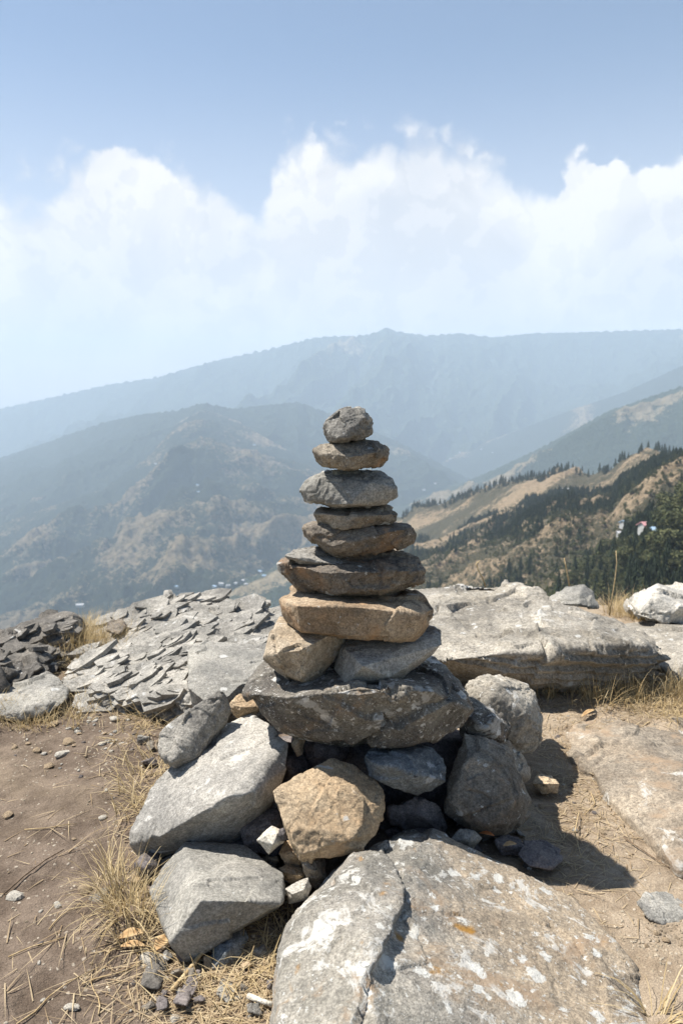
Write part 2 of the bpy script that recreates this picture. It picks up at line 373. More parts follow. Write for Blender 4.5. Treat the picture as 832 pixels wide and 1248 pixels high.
st('large grey-brown block in shade at the right foot of the cairn', GREYB, [(370,562,.0),(368,600),(378,500,.03),(392,450,.06),(430,345,.12),(480,350,.13),(560,400,.12),(600,470,.08),(612,535,.05),(640,562,.06),(632,610,.04),(565,665),(480,672),(420,642)], [(440,420,.03),(520,440,.02),(590,560,-.03),(500,640,-.06),(400,590,-.04),(560,640,-.05)], 1.64, .12, Z3, group=GB, vox=.0038, rough=.8)
st('pale grey rock with lichen behind the right foot of the cairn', SLAB, absY([(565,838,2.05),(585,821,2.12),(608,824,2.14),(638,833,2.14),(652,843,2.1),(656,875,2.04),(660,895,2.0),(646,914,2.0),(623,918,1.98),(605,905,1.95),(570,880,1.95)]), absY([(600,850,1.96),(640,870,1.95),(635,900,1.94),(608,835,2.02)]), 0, .1, FR0, group=GB, vox=.0038, rough=1.2)
st('dark blocky rock wedged under the right end of the base boulder', DARKL, [(560,855),(575,848,.05),(600,862,.06),(624,888,.04),(617,905),(590,912),(560,895)], [(590,885,-.05),(600,872,-.02)], 1.80, .12, FR0, group=GB, vox=.004)
st('brown-grey stone half hidden behind the shaded block', GREYB, [(598,905),(620,903,.03),(640,928,.03),(643,947),(632,958),(605,958)], [(625,940,-.03)], 1.86, .1, FR0, group=GB, vox=.004)
st('dark stone in the gap beneath the blue-grey stone', PURP, [(474,985),(510,970),(535,983),(546,1008),(540,1020),(500,1012),(478,1003)], [(515,995,-.03)], 1.66, .1, FR0, group=GB)
st('small grey wedge between the lichen boulder and the shaded block', GREYSM, [(546,1024),(560,1010),(578,1012),(587,1022),(576,1034),(555,1034)], [(568,1025,-.02)], 1.57, .05, FR0, group=GB)
st('flat grey stone in the shade right of the small grey wedge', PURP, [(602,1025),(612,1016,.04),(630,1020,.05),(640,1032),(630,1042),(612,1042)], [(618,1030,-.01)], 1.60, .03, FR0, group=GB)
st('flat grey slab in the shade of the cairn beside the tan boulder', PURP, [(628,1042),(640,1026,.06),(665,1026,.08),(682,1036,.05),(684,1050),(672,1060,-.03),(645,1056,-.03)], [(660,1042,-.01)], 1.56, .04, FR0, group=GB)
st('small tan stone on the ground right of the shaded block', TAN, [(646,955),(655,944,.04),(670,944,.05),(682,955),(678,965),(660,968)], [(665,955,-.02)], 1.88, .04, FR0, group=GB)
st('small white quartz cube wedged left of the golden tan rock', WHITE, [(450,687),(470,660,.01),(498,640,.03),(532,655,.03),(535,690,.01),(488,732)], [(500,700,-.025),(478,672,-.01),(515,665,.0)], 1.46, .04, Z2, group=GB, chips=1, rough=.4, vox=.0018, sm=1)
st('tiny dark pebble beside the white quartz cube', PURP, [(520,655),(535,645),(550,660),(548,685),(530,690),(520,675)], [(535,668,-.01)], 1.455, .02, Z2, group=GB, chips=2)
st('tan and grey stone just under the golden tan rock', TAN, [(340,1040),(350,1026,.03),(362,1030,.03),(370,1045),(366,1056),(350,1054)], [(356,1042,-.02)], 1.48, .05, FR0, group=GB, rough=1.3)
st('small tan jagged stone above the pale block', TAN, [(341,1060),(348,1052,.03),(365,1058,.03),(370,1068),(360,1078),(347,1072)], [(356,1066,-.02)], 1.45, .05, FR0, group=GB, rough=1.5)
st('small white block on straw between the grey block and the lichen boulder', WHITE, [(347,1083),(362,1074,.03),(376,1069,.05),(379,1082,.03),(375,1096),(352,1102)], [(356,1090,-.02),(370,1084,-.01)], 1.38, .03, FR0, group=GB, chips=1, rough=.4, vox=.0018, sm=1)
st('narrow dark stone standing under the golden tan rock', GREYB, [(366,1044),(378,1038,.03),(396,1048,.03),(397,1072),(386,1086),(374,1070)], [(384,1058,-.02)], 1.44, .06, FR0, group=GB)
st('purple-grey stone under the left tip of the slate slab', PURP, [(165,1052),(175,1038,.03),(190,1042,.04),(198,1056,.02),(192,1072),(178,1084),(167,1070)], [(180,1058,-.03)], 1.50, .07, FR0, group=GB)
st('dark triangular stone lying in the golden grass tuft', DKSLATE, [(104,1097),(122,1080,.04),(143,1073,.06),(146,1085,.03),(135,1104,-.02),(115,1106,-.02)], [(126,1090,-.01)], 1.46, .02, FR0, group=GB)
st('blue-grey oval stone resting against the big angular block', BLUE, [(257,1168),(262,1145,.03),(280,1134,.05),(298,1131,.06),(302,1142,.04),(292,1165,.0),(272,1186,-.03),(258,1182,-.03)], [(275,1160,-.02)], 1.28, .04, FR0, group=GB, chips=2, rough=.7)
st('dark slate fragment at the bottom left of the pile', DKSLATE, [(171,1203,-.03),(178,1175,.03),(186,1161,.06),(206,1166,.06),(204,1185,.02),(194,1206,-.03)], [(188,1185,.0)], 1.23, .025, FR0, group=GB, rough=.7)
st('long dark purple splinter of slate at the bottom of the pile', PURP, [(211,1222,-.03),(222,1200,.01),(238,1182,.06),(247,1180,.07),(244,1200,.03),(228,1226,-.04)], [(228,1205,.0)], 1.19, .025, FR0, group=GB, rough=.7)
st('flat grey fragment right of the purple splinter', GREYSM, [(262,1214,-.02),(270,1192,.03),(285,1184,.05),(298,1200,.03),(296,1218,-.02),(275,1222,-.03)], [(280,1205,.005)], 1.2, .02, FR0, group=GB, rough=.7)
st('small tan stone tucked between the elongated stone and the base boulder', TAN, [(280,858),(290,848,.03),(308,846,.04),(318,862),(310,876),(286,874)], [(298,862,-.02)], 1.86, .08, FR0, group=GB)
st('tan sliver in the dark gap under the base boulder', TAN, [(354,908),(366,894,.02),(372,898,.02),(368,920),(362,922)], [(363,906,-.01)], 1.68, .03, FR0, group=GB)
st('dark wedge of rock in the gap under the base boulder', PURP, [(366,905),(372,890,.04),(420,890,.06),(432,905,.04),(420,925),(385,940),(374,930)], [(395,912,-.03)], 1.74, .14, FR0, group=GB)
st('dark rounded stone deep in the gap behind the slate slab', PURP, [(338,925),(350,905,.05),(368,912,.05),(378,935),(368,960),(345,962)], [(356,935,-.03)], 1.70, .14, FR0, group=GB)
st('large dark core rock buried in the middle of the pile', PURP, absY([(330,1010,1.74),(335,900,1.9),(420,885,2.0),(540,885,2.0),(600,900,1.95),(600,1005,1.76),(470,1012,1.72)]), absY([(380,905,1.80),(530,900,1.80)]), 0, .1, FR0, group=GB, vox=.008)
st('brown stone filling the gap behind the white quartz cube', PURP, [(290,1012),(305,992,.05),(335,985,.05),(352,1000,.03),(350,1030),(330,1045),(300,1035)], [(325,1010,-.02)], 1.55, .1, FR0, group=GB)
st('dark stone under the big angular block and the slate slab', PURP, [(200,1040),(225,1015,.05),(300,1010,.05),(330,1030),(300,1050),(220,1058)], [(260,1035,-.02)], 1.58, .12, FR0, group=GB, vox=.005)
# --- boulders and slabs
b1 = [P(*p) for p in [(340,1400,.85),(345,1180,1.10),(375,1110,1.22),(420,1060,1.36),(475,1013,1.52),(520,1004,1.56),(543,1012,1.55),(572,1042,1.49),(550,1085,1.39),(512,1130,1.26),(498,1200,1.12),(500,1000,1.7),(420,1040,1.5),(350,1130,1.3),(450,1150,1.10),(430,1090,1.25),(470,1400,.8),(500,1060,1.38),(500,1300,.96),(505,1400,.86),(335,1260,1.05)]]
b1 += [(x*1.02, y, -.08) for x, y, z in b1[:11]]
b2 = [P(*p) for p in [(480,1130,1.32),(440,1300,.98),(530,1110,1.33),(540,1180,1.16),(520,1300,.95),(560,1050,1.50),(600,1055,1.50),(640,1052,1.52),(668,1066,1.48),(700,1086,1.43),(745,1135,1.32),(785,1185,1.23),(840,1300,1.04),(560,1110,1.31),(600,1100,1.325),(640,1160,1.19),(600,1250,1.04),(700,1250,1.06),(620,1400,.88)]]
b2 = [(x, y, z-.016) for x, y, z in b2]; b2 += [(x, y, -.08) for x, y, z in b2]
b3 = [P(*p) for p in [(470,1120,1.33),(455,1250,1.04),(460,1400,.84),(590,1100,1.34),(610,1200,1.13),(610,1400,.87),(540,1085,1.37)]]
b3 += [(x, y, -.08) for x, y, z in b3]
st('big lichen-spotted boulder, grey at left and tan with orange spots at right, in the foreground', LICHB, [], [], 1.1, .1, FR0, extra=[b1, [(x, y, z-.008) for x, y, z in b1+b2]], vox=.005, rough=.75, chips=2, name='boulder', cat='boulder', sm=3, minz=-.1)
sl = [P(*p) for p in [(440,730,3.2),(512,722,3.35),(560,712,3.4),(630,711,3.4),(682,734,3.15),(760,764,2.85),(795,778,2.72),(812,798,2.62),(648,798,2.48),(608,800,2.44),(536,804,2.40),(440,806,2.42),(688,786,2.52),(723,788,2.52),(779,788,2.56),(811,806,2.62),(779,824,2.6),(739,836,2.6),(660,836,2.6),(620,828,2.6),(540,826,2.6),(440,820,2.6)]]
sl += [(x, y, -.06) for x, y, z in sl[:7]]+[(x, y+.05, -.03) for x, y, z in sl[15:]]
slab = stone('long pale flat slab with a dark overhanging edge behind the cairn at right', SLAB, [], [], 2.9, .05, FR0, extra=[sl], vox=.007, rough=1.0, chips=3, strata=((.15,.1,1),.022,.05), name='rock_slab', cat='rock slab', sm=2)
st('small grey angular rock sitting on the back of the pale slab', GREYSM, absY([(666,730,3.2),(690,715,3.3),(712,712,3.3),(722,722,3.25),(729,741,3.1),(706,740,3.05),(680,736,3.1)]), absY([(706,722,3.12)]), 0, .12, FR0, name='rock', cat='rock', rough=.8, vox=.006)
st('bright white lumpy rock at the right edge behind the golden grass', WHITER, absY([(760,738,3.4),(775,725,3.45),(800,710,3.5),(832,716,3.5),(870,735,3.4),(870,765,3.3),(800,757,3.2),(770,752,3.25)]), absY([(800,728,3.25),(830,740,3.2)]), 0, .2, FR0, name='rock', cat='rock', rough=1.6, vox=.008)
st('low flat pale rock at the right edge beyond the long slab', SLAB, absY([(735,764,3.2),(800,756,3.4),(880,758,3.4),(940,800,2.9),(900,835,2.5),(820,824,2.62),(800,800,2.8)]), absY([(840,770,3.0),(840,800,2.7)]), 0, .1, FR0, name='rock', cat='rock', rough=.4, vox=.008, drop=.15)
fl = [P(*p) for p in [(690,885,2.25),(700,868,2.4),(770,862,2.45),(830,870,2.4),(930,900,2.2),(960,1000,1.75),(900,1060,1.58),(832,1045,1.56),(790,1005,1.7),(740,960,1.86),(710,915,2.08),(760,900,2.08),(830,930,1.92),(850,990,1.7)]]
fl = [(x, y, z-.022) for x, y, z in fl]; fl += [(x*1.0, y, -.08) for x, y, z in fl]
stone('broad dusty bedrock hump half buried in soil at the right edge', FLUSH, [], [], 2.0, .05, FR0, extra=[fl], vox=.007, rough=.8, chips=2, name='rock', cat='rock', sm=4, minz=-.1)
st('smooth grey stone half sunk in soil at the lower right edge', GREYSM, [(775,1100,-.01),(785,1088,.04),(810,1086,.07),(845,1100,.05),(850,1122,-.02),(815,1130,-.04),(790,1120,-.03)], [(810,1105,.0)], 1.42, .02, FR0, name='rock', cat='rock', rough=.5)
# left side
oc = [P(*p) for p in [(92,800,2.95),(120,775,3.2),(160,760,3.3),(195,742,3.45),(208,728,3.5),(240,729,3.5),(300,742,3.45),(360,752,3.3),(400,770,3.1),(380,820,2.4),(300,840,2.3),(235,852,2.3),(160,853,2.42),(120,845,2.5),(95,825,2.7),(200,760,3.1),(280,770,2.9),(230,790,2.7)]]
oc += [(x, y, -.08) for x, y, z in oc]
OUT = stone('grey layered slate outcrop rising behind the left side of the cairn', SLATE, [], [], 2.8, .1, FR0, extra=[oc], vox=.009, rough=.75, chips=2, strata=((.45,-.5,1),.028,.04), name='slate_outcrop', cat='rock outcrop', sm=2, minz=-.1)
st('smooth flat-topped slab propped between the outcrop and the cairn', GREYSM, absY([(232,790,2.5),(245,780,2.58),(327,786,2.58),(322,812,2.36),(304,838,2.22),(278,853,2.14),(245,853,2.16),(229,838,2.22)]), absY([(240,800,2.42),(300,835,2.2)]), 0, .08, FR0, name='rock_slab', cat='rock slab', rough=.6, vox=.005, drop=.12)
st('pale grey stone with a dark notched end at the left edge', GREYSM, absY([(-30,870,2.35),(-10,845,2.5),(25,830,2.6),(58,822,2.65),(70,826,2.62),(86,840,2.5),(80,855,2.42),(62,868,2.36),(20,878,2.32)]), absY([(64,838,2.48),(45,860,2.36)]), 0, .08, FR0, name='rock', cat='rock', rough=.8, vox=.005)
st('low grey stone at the left edge above the notched stone', GREYSM, absY([(-20,835,2.75),(-5,822,2.85),(12,830,2.8),(14,842,2.65),(-10,850,2.6)]), [], 0, .08, FR0, name='rock', cat='rock', vox=.006)
st('small dark flat stone at the foot of the slate outcrop', DKSLATE, absY([(134,862,2.43),(140,850,2.5),(165,848,2.55),(175,855,2.48),(168,864,2.4),(145,866,2.4)]), [], 0, .04, FR0, name='rock', cat='rock', vox=.004)
st('dark notched stone at the lower left of the slate outcrop', DKSLATE, absY([(88,825,2.7),(100,815,2.8),(118,816,2.8),(135,828,2.7),(132,842,2.55),(110,846,2.52),(92,838,2.6)]), [], 0, .08, FR0, name='rock', cat='rock', vox=.005, rough=1.6)
# rugged dark outcrop
dk = [P(*p) for p in [(a_, b_+8, c_*.87) for a_, b_, c_ in [(-60,800,3.1),(-40,775,3.4),(0,776,3.4),(30,765,3.5),(62,752,3.6),(78,756,3.6),(88,768,3.5),(70,790,3.2),(30,812,3.0),(-10,826,2.9),(-60,840,2.8),(40,785,3.2)]]]
dk += [(x, y, -.05) for x, y, z in dk]
stone('rugged dark pitted outcrop at the far left edge', DKSLATE, [], [], 3.3, .1, FR0, extra=[dk], vox=.01, rough=3.2, chips=3, strata=((.1,.2,1),.04,.05), name='dark_outcrop', cat='rock outcrop', sm=1)
DKO = bpy.context.scene.objects['dark_outcrop']
st('little brown knob of rock on the grassy crest left of the slate outcrop', BROWN, absY([(128,768,3.05),(135,756,3.15),(150,754,3.15),(156,764,3.1),(145,774,3.0)]), [], 0, .08, FR0, name='rock', cat='rock', vox=.006)

# slate plates grown into the outcrop surface (surface pattern of the same thing)
def ray_obj(o, px, py):
    d = Vector(P(px, py, 3.0))-Vector((0,0,H)); d.normalize()
    mi = o.matrix_world.inverted() if False else Matrix.Translation(-o.location)
    ok, loc, no, idx = o.ray_cast(mi @ Vector((0,0,H)), d)
    return (loc+o.location, no) if ok else (None, None)
bpy.context.view_layer.update()
def plate_verts(c, L, W, T, u, v, w, rnd):
    n = rnd.randint(5, 8); ring = []
    for k in range(n):
        a = 2*math.pi*(k+rnd.uniform(-.25,.25))/n
        ring.append((math.cos(a)*L*rnd.uniform(.75,1.1), math.sin(a)*W*rnd.uniform(.7,1.1)))
    top = [c+u*x+v*y+w*T*rnd.uniform(.7,1.1) for x, y in ring]
    bot = [c+u*x*.97+v*y*.97-w*T for x, y in ring]
    mid = c+w*T*1.15
    return top, bot, mid
def add_plates(o, region, count, seed, Lr=(.03,.11), elong=2.6, tilt=.5):
    rnd = random.Random(seed); bm = bmesh.new(); me = o.data
    bm.from_mesh(me); k = 0; loc = o.location
    px0, py0, px1, py1 = region
    new = []
    for _ in range(count*3):
        if k >= count: break
        p, n = ray_obj(o, rnd.uniform(px0, px1), rnd.uniform(py0, py1))
        if p is None: continue
        k += 1
        L = rnd.uniform(*Lr)*rnd.uniform(.6,1.2); W = L/rnd.uniform(1.5, elong)*1.1; T = rnd.uniform(.003,.010)
        u = Vector((1, rnd.uniform(-.1,.5), rnd.uniform(.15,.5))).normalized()
        n = (n*.35+Vector((-.12,-.42,.9))*.65).normalized()
        u = (u-n*u.dot(n)).normalized(); vv_ = n.cross(u)
        if vv_.y < 0: vv_ = -vv_
        ta = math.radians(rnd.uniform(4, 30)*tilt*2); w = (n*math.cos(ta)+vv_*math.sin(ta)).normalized(); v = w.cross(u)
        w = (w+u*rnd.uniform(-.25,.1)).normalized(); u = v.cross(w)*(1 if v.cross(w).dot(u) > 0 else -1)
        top, bot, mid = plate_verts(p-loc+w*rnd.uniform(-.004,.012), L, W, T, u, v, w, rnd)
        tv = [bm.verts.new(q) for q in top]; bv = [bm.verts.new(q) for q in bot]
        m_ = len(tv)
        bm.faces.new(tv); bm.faces.new(bv[::-1])
        for i in range(m_): bm.faces.new((tv[i], bv[i], bv[(i+1)%m_], tv[(i+1)%m_]))
    bm.normal_update(); bm.to_mesh(me); bm.free(); me.update()
add_plates(DKO, (0,755,90,830), 45, 8, Lr=(.03,.07), elong=1.6, tilt=.6)
add_plates(OUT, (92,728,345,855), 520, 5, tilt=.26, Lr=(.025,.10), elong=3.6)

# ------------------------------------------------------------------ ground
def gheight(x, y):
    p = np.stack([x, y, x*0], 1)
    near = np.clip(1-(np.hypot(x, y-2)-3)/30, 0, 1)
    z = fbm(p*1.1+3, 4, 41)*.035*near+fbm(p*6+8, 4, 47)*.016*near+fbm(p*28, 3, 49)*.005*near
    z -= .008
    edge = 3.5-np.clip(-x-.6,0,1.2)*.28+.25*np.sin(x*1.3+.5)+.15*np.sin(x*3.1)+np.clip(x-1.0,0,1.5)*.1
    over = np.clip(y-edge, 0, None)
    z -= over*over/(over+1.6)*.85
    z += np.clip(fbm(p*.05+2, 5, 55)*3, -6, 6)*np.clip(over/40, 0, 1)
    side = np.clip(np.abs(x)-6, 0, None); z -= side*side/(side+4)*.5
    back = np.clip(-y-3, 0, None); z -= back*back/(back+6)*.3
    # soil heaped up against rocks on the left, a worn hollow on the path
    z += .0*np.exp(-((x+1.75)**2/.5+(y-3.1)**2/.3))
    z -= .015*np.exp(-((x+.9)**2/.25+(y-1.6)**2/.5))
    return z
def warp(a, lim, n, fine):
    t = np.linspace(-1, 1, n)
    return np.sign(t)*(fine*np.abs(t)+(lim-fine)*np.abs(t)**9)
gx = warp(0, 260, 640, 3.2)
ty = np.linspace(0, 1, 640); gy = .2+4.3*ty+ (300-4.5)*ty**14
ty2 = np.linspace(1, 0, 60)[:-1]; gy = np.concatenate([.2-60*ty2**4, gy])
X, Y_ = np.meshgrid(gx, gy); xs, ys = X.ravel(), Y_.ravel()
GV = np.stack([xs, ys, gheight(xs, ys)], 1)
nx, ny = len(gx), len(gy)
I = np.arange(nx*ny).reshape(ny, nx)
def gridfaces(I): return np.stack([I[:-1,:-1].ravel(), I[:-1,1:].ravel(), I[1:,1:].ravel(), I[1:,:-1].ravel()], 1)
m = bpy.data.materials.new('soil'); t = NT(m)
tc = t.n('TexCoord').outputs['Object']
a = t.noise(tc, 1.3, 5, .6, .4); b = t.noise(tc, 9, 6, .68, .3); c = t.noise(tc, 70, 5, .7); g = t.noise(tc, 330, 3, .7)
sx = t.n('SeparateXYZ'); t.put(sx, 0, tc)
right = t.ss(t.math('ADD', sx.outputs[0], t.math('MULTIPLY', t.math('SUBTRACT', a, .5), .8)), -.15, .45)
soilL = t.mix(t.ss(b,.35,.65), (.105,.077,.055), (.19,.145,.107))
soilR = t.mix(t.ss(b,.35,.65), (.25,.19,.128), (.37,.295,.21))
col = t.mix(right, soilL, soilR)
col = t.mix(t.ss(a,.5,.7,0,.45), col, (.36,.28,.19))
col = t.mix(1.0, col, t.ss(g,.25,.75,.68,1.32), 'MULTIPLY')
vv = t.n('TexVoronoi'); t.put(vv,'Vector',t.vmath('ADD', tc, t.vmath('SCALE', t.noise(tc,90,2,.5,0,True), scale=.01))); t.put(vv,'Scale',75)
sep = t.n('SeparateColor'); t.put(sep,0,vv.outputs['Color'])
chip = t.math('MULTIPLY', t.ss(vv.outputs['Distance'],.30,.2), t.ss(sep.outputs[0], .80, .84))
col = t.mix(t.math('MULTIPLY',chip,.75), col, t.mix(sep.outputs[1], (.30,.25,.19), (.55,.48,.38)))
far = t.ss(sx.outputs[1], 6, 14)
col = t.mix(far, col, t.mix(b, (.10,.095,.05), (.22,.18,.10)))
t.out(col, .95, [(b,.6,.03),(c,.7,.008),(t.math('ADD',g,t.math('MULTIPLY',chip,.8)),.6,.003)], .15)
SOIL = m
ground = link('ground', mesh_np(GV, gridfaces(I), 'ground'), SOIL); tag(ground, 'brown trodden soil of the hilltop', kind='structure')
_gx = np.linspace(-4, 4, 801); _gy = np.linspace(.2, 5.2, 501); _a, _b = np.meshgrid(_gx, _gy)
_gz = gheight(_a.ravel(), _b.ravel()).reshape(501, 801)
def gz(x, y):
    fx = min(max((x+4)*100, 0), 799.999); fy = min(max((y-.2)*100, 0), 499.999); i, j = int(fx), int(fy); u, v = fx-i, fy-j
    return float((_gz[j,i]*(1-u)+_gz[j,i+1]*u)*(1-v)+(_gz[j+1,i]*(1-u)+_gz[j+1,i+1]*u)*v)

# ------------------------------------------------------------------ pebbles, gravel, litter, grass
def pebble_mesh(seed, flat=.5):
    rnd = random.Random(seed); bm = bmesh.new()
    bmesh.ops.create_icosphere(bm, subdivisions=2, radius=1)
    cuts = [(Vector([rnd.gauss(0,1) for _ in range(3)]).normalized(), rnd.uniform(.55,.85)) for _ in range(9)]
    sx_, sy_ = rnd.uniform(.8,1.3), rnd.uniform(.6,1.0)
    for v in bm.verts:
        for n, d in cuts:
            q = v.co.dot(n)
            if q > d: v.co -= n*(q-d)
        v.co = Vector((v.co.x*sx_, v.co.y*sy_, v.co.z*flat))
    me = bpy.data.meshes.new('pebble'); bm.to_mesh(me); bm.free()
    return me
PEBM = [WHITE, TAN, GREYSM, PURP]
pebs = {}
for mi, mm in enumerate(PEBM):
    for k in range(4):
        me = pebble_mesh(mi*10+k, random.uniform(.4,.6)); me.materials.append(mm); me.polygons.foreach_set('use_smooth', [k % 2 == 0]*len(me.polygons)); pebs[(mi,k)] = me
rnd = random.Random(3)
big = [(30,868,9,0),(105,862,8,0),(132,905,6,0),(60,930,6,1),(140,880,6,0),(18,1086,12,0),(88,1220,8,0),(125,995,6,0),(70,1098,7,0),(77,917,9,0),(86,905,8,1),(48,1169,4,0),(52,1212,4,0),(125,907,5,0),(95,893,5,0),(45,912,8,1),(10,992,7,1),(213,1231,7,0),(60,1238,4,0),(203,1245,5,0),(18,910,6,1),(103,1080,11,1),(180,1165,10,0),(198,1158,8,0),(116,880,5,0),(66,883,6,1),(35,885,5,1),(152,870,5,0),(100,868,6,0),
       (720,905,5,2),(800,1130,6,1),(812,1138,5,1),(788,1145,5,1),(660,975,5,1),(735,1005,4,1),(700,1000,5,2)]
def pebble(px, py, r, mi, label, grp, name='pebble'):
    x, y, _ = G(px, py); d = math.hypot(y, H); rr = r/F*d*1.05
    o = bpy.data.objects.new(name, pebs[(mi, rnd.randrange(4))]); C.objects.link(o)
    s = rnd.uniform(.85,1.1); o.scale = (rr*s, rr*s, rr*rnd.uniform(.8,1.1))
    o.location = (x, y, gz(x, y)+rr*.12); o.rotation_euler = (rnd.uniform(-.2,.2), rnd.uniform(-.2,.2), rnd.uniform(0,6.28))
    tag(o, label, 'pebble', grp)
CN = ['white','tan','grey','dark grey']
for px, py, r, mi in big:
    side = 'brown path soil at left' if px < 250 else 'dusty soil at right'
    pebble(px, py, r, mi, f'{CN[mi]} pebble lying on the {side}', f'{CN[mi]} pebbles on the {side}')
n = 0
while n < 190:
    q = rnd.random()
    if q < .45: px, py = rnd.gauss(110, 60), rnd.gauss(895, 28)
    elif q < .62: px, py = rnd.gauss(195, 28), rnd.gauss(1212, 25)
    elif q < .75: px, py = rnd.gauss(345, 18), rnd.gauss(1150, 45)
    elif q < .9: px, py = rnd.gauss(712, 30), rnd.gauss(930, 40)
    else: px, py = rnd.uniform(0, 230), rnd.uniform(900, 1248)
    if not (0 < px < 832 and 862 < py < 1250): continue
    mi = rnd.choice([0,0,1,1,2,3]); n += 1
    if px < 240 and py < 1150: side = 'brown path soil at left'
    elif px < 420: side = 'straw-strewn soil at the foot of the pile'
    else: side = 'dusty soil at right'
    pebble(px, py, rnd.uniform(1.6,4.2), mi, f'{CN[mi]} pebble lying on the {side}', f'{CN[mi]} pebbles on the {side}')

rubm = []
for mi, mm in enumerate([GREYB, GREY, PURP, TAN, DKSLATE]):
    for k in range(2):
        rs_ = np.random.RandomState(300+mi*7+k); pts_ = [tuple(rs_.normal(size=3)*[1,.75,.6]) for _ in range(13)]
        pts_ = [tuple(np.array(p)/np.linalg.norm(p)*rs_.uniform(.8,1.1)*[1.1,.8,.65]*.03) for p in pts_]
        me = shape_stone([pts_], .0022, 400+mi*5+k, 1.0, 1, None, 0, np.zeros(3)); me.materials.append(mm); rubm.append((me, ['brown','grey','dark purple-grey','tan','dark slate'][mi]))
for (cx_, cy_, sx_, sy_, nn, r0, r1, where) in [(340,1065,14,24,14,9,16,'in the gap below the golden tan rock'),(182,1075,14,12,5,8,14,'left of the big angular grey block'),(520,1010,30,8,8,9,16,'above the lichen boulder'),(625,1030,40,16,12,7,14,'in the shade at the right foot of the pile'),(590,1000,40,14,6,8,14,'under the shaded block'),(225,1195,35,22,14,6,12,'on straw below the angular grey block'),(320,1180,16,25,7,6,11,'beside the left edge of the lichen boulder'),(290,1030,25,8,6,8,12,'under the pale slate slab'),(180,960,12,30,5,6,11,'in the grass left of the slate slab')]:
    for _ in range(nn):
        px, py = rnd.gauss(cx_, sx_), rnd.gauss(cy_, sy_); x, y, _z = G(px, py)
        me, cn = rnd.choice(rubm); o = bpy.data.objects.new('rubble_stone', me); C.objects.link(o); r_ = rnd.uniform(r0, r1)/F*math.hypot(y, H)/.03
        o.scale = (r_, r_*rnd.uniform(.7,1), r_*rnd.uniform(.7,1.1)); o.rotation_euler = (rnd.uniform(-.6,.6), rnd.uniform(-.6,.6), rnd.uniform(0,6.28)); o.location = (x, y, gz(x,y)+.012*r_)
        tag(o, f'small angular {cn} stone {where}', 'stone', f'{cn} rubble {where}')

# gravel as stuff
gv, gf = [], []
base = []
for k in range(6):
    me = pebble_mesh(100+k, .55); base.append((get_co(me), np.array([list(p.vertices) for p in me.polygons]))); bpy.data.meshes.remove(me)
rs = np.random.RandomState(5); off = 0
def scatter_small(count, sampler, rlo, rhi):
    global off
    for _ in range(count):
        x, y = sampler(); v, f = base[rs.randint(6)]
        r = rs.uniform(rlo, rhi)*rs.uniform(.5,1); a_ = rs.uniform(0, 6.28)
        R = np.array([[math.cos(a_),-math.sin(a_),0],[math.sin(a_),math.cos(a_),0],[0,0,1]])
        gv.append((v@R.T)*r+np.array([x, y, gz(x,y)])); gf.append(f+off); off += len(v)
def s_any(): return rs.uniform(-1.8,1.8), rs.uniform(1.05,3.4)
def s_pix(cx, cy, sx_, sy_):
    def f():
        g_ = G(rs.normal(cx, sx_), max(860, rs.normal(cy, sy_))); return g_[0], g_[1]
    return f
scatter_small(3200, s_any, .0018, .0065)
for a_ in [(110,900,70,35),(195,1215,35,30),(345,1150,25,50),(715,930,45,45),(800,1135,35,20),(650,860,30,8)]:
    scatter_small(260, s_pix(*a_), .002, .006)
GRAV = rock_mat('gravel_stone', (.26,.21,.15), (.50,.44,.35), dark=.3, gscale=1.0)
o = link('gravel', mesh_np(np.concatenate(gv), np.concatenate(gf), 'gravel', False), GRAV)
tag(o, 'fine gravel and grit strewn over the soil', 'gravel', kind='stuff')

def blade_mat(name, c1, c2):
    m = bpy.data.materials.new(name); t = NT(m)
    geo = t.n('NewGeometry').outputs['Random Per Island'] if 'Random Per Island' in bpy.data.materials else None
    g_ = t.n('NewGeometry'); r = g_.outputs['Random Per Island']
    col = t.mix(r, c1, c2)
    b = t.out(col, .7, (), .25)
    # thin dry blades let some sun through
    tr = t.n('BsdfTranslucent'); t.put(tr, 0, col)
    mx = t.n('MixShader'); t.put(mx, 0, .3); t.t.links.new(b.outputs[0], mx.inputs[1]); t.t.links.new(tr.outputs[0], mx.inputs[2])
    out = [n_ for n_ in t.t.nodes if n_.type == 'OUTPUT_MATERIAL'][0]; t.t.links.new(mx.outputs[0], out.inputs[0])
    return m
GOLD = blade_mat('dry_grass_blades', (.36,.26,.12), (.66,.53,.31))
STRAW = blade_mat('straw', (.30,.21,.12), (.60,.48,.30))
GREENG = blade_mat('green_grass_blades', (.10,.14,.04), (.22,.24,.07))

class Blades:
    def __init__(s): s.V = []; s.F = []; s.o = 0
    def add(s, p0, az, length, lean, curve, width, seg=4):
        """arched ribbon folded along its middle, so it has depth"""
        pts = []; p = np.array(p0, float); d = lean
        dirh = np.array([math.cos(az), math.sin(az), 0]); side = np.array([-math.sin(az), math.cos(az), 0])
        step = length/seg
        for k in range(seg+1):
            w = width*(1-(k/seg)**1.5*.95)
            nrm = -dirh*math.cos(d)*0+np.array([0,0,1])*math.sin(d)*.5-dirh*.3
            pts += [p-side*w, p+nrm*w*.6, p+side*w]
            p = p+step*(dirh*math.sin(d)+np.array([0,0,1])*math.cos(d)); d += curve/seg
        for k in range(seg):
            a_ = s.o+k*3
            s.F += [(a_,a_+1,a_+4,a_+3),(a_+1,a_+2,a_+5,a_+4)]
        s.V += pts; s.o += len(pts)
    def build(s, name, mat): return link(name, mesh_np(np.array(s.V), np.array(s.F), name, True), mat)

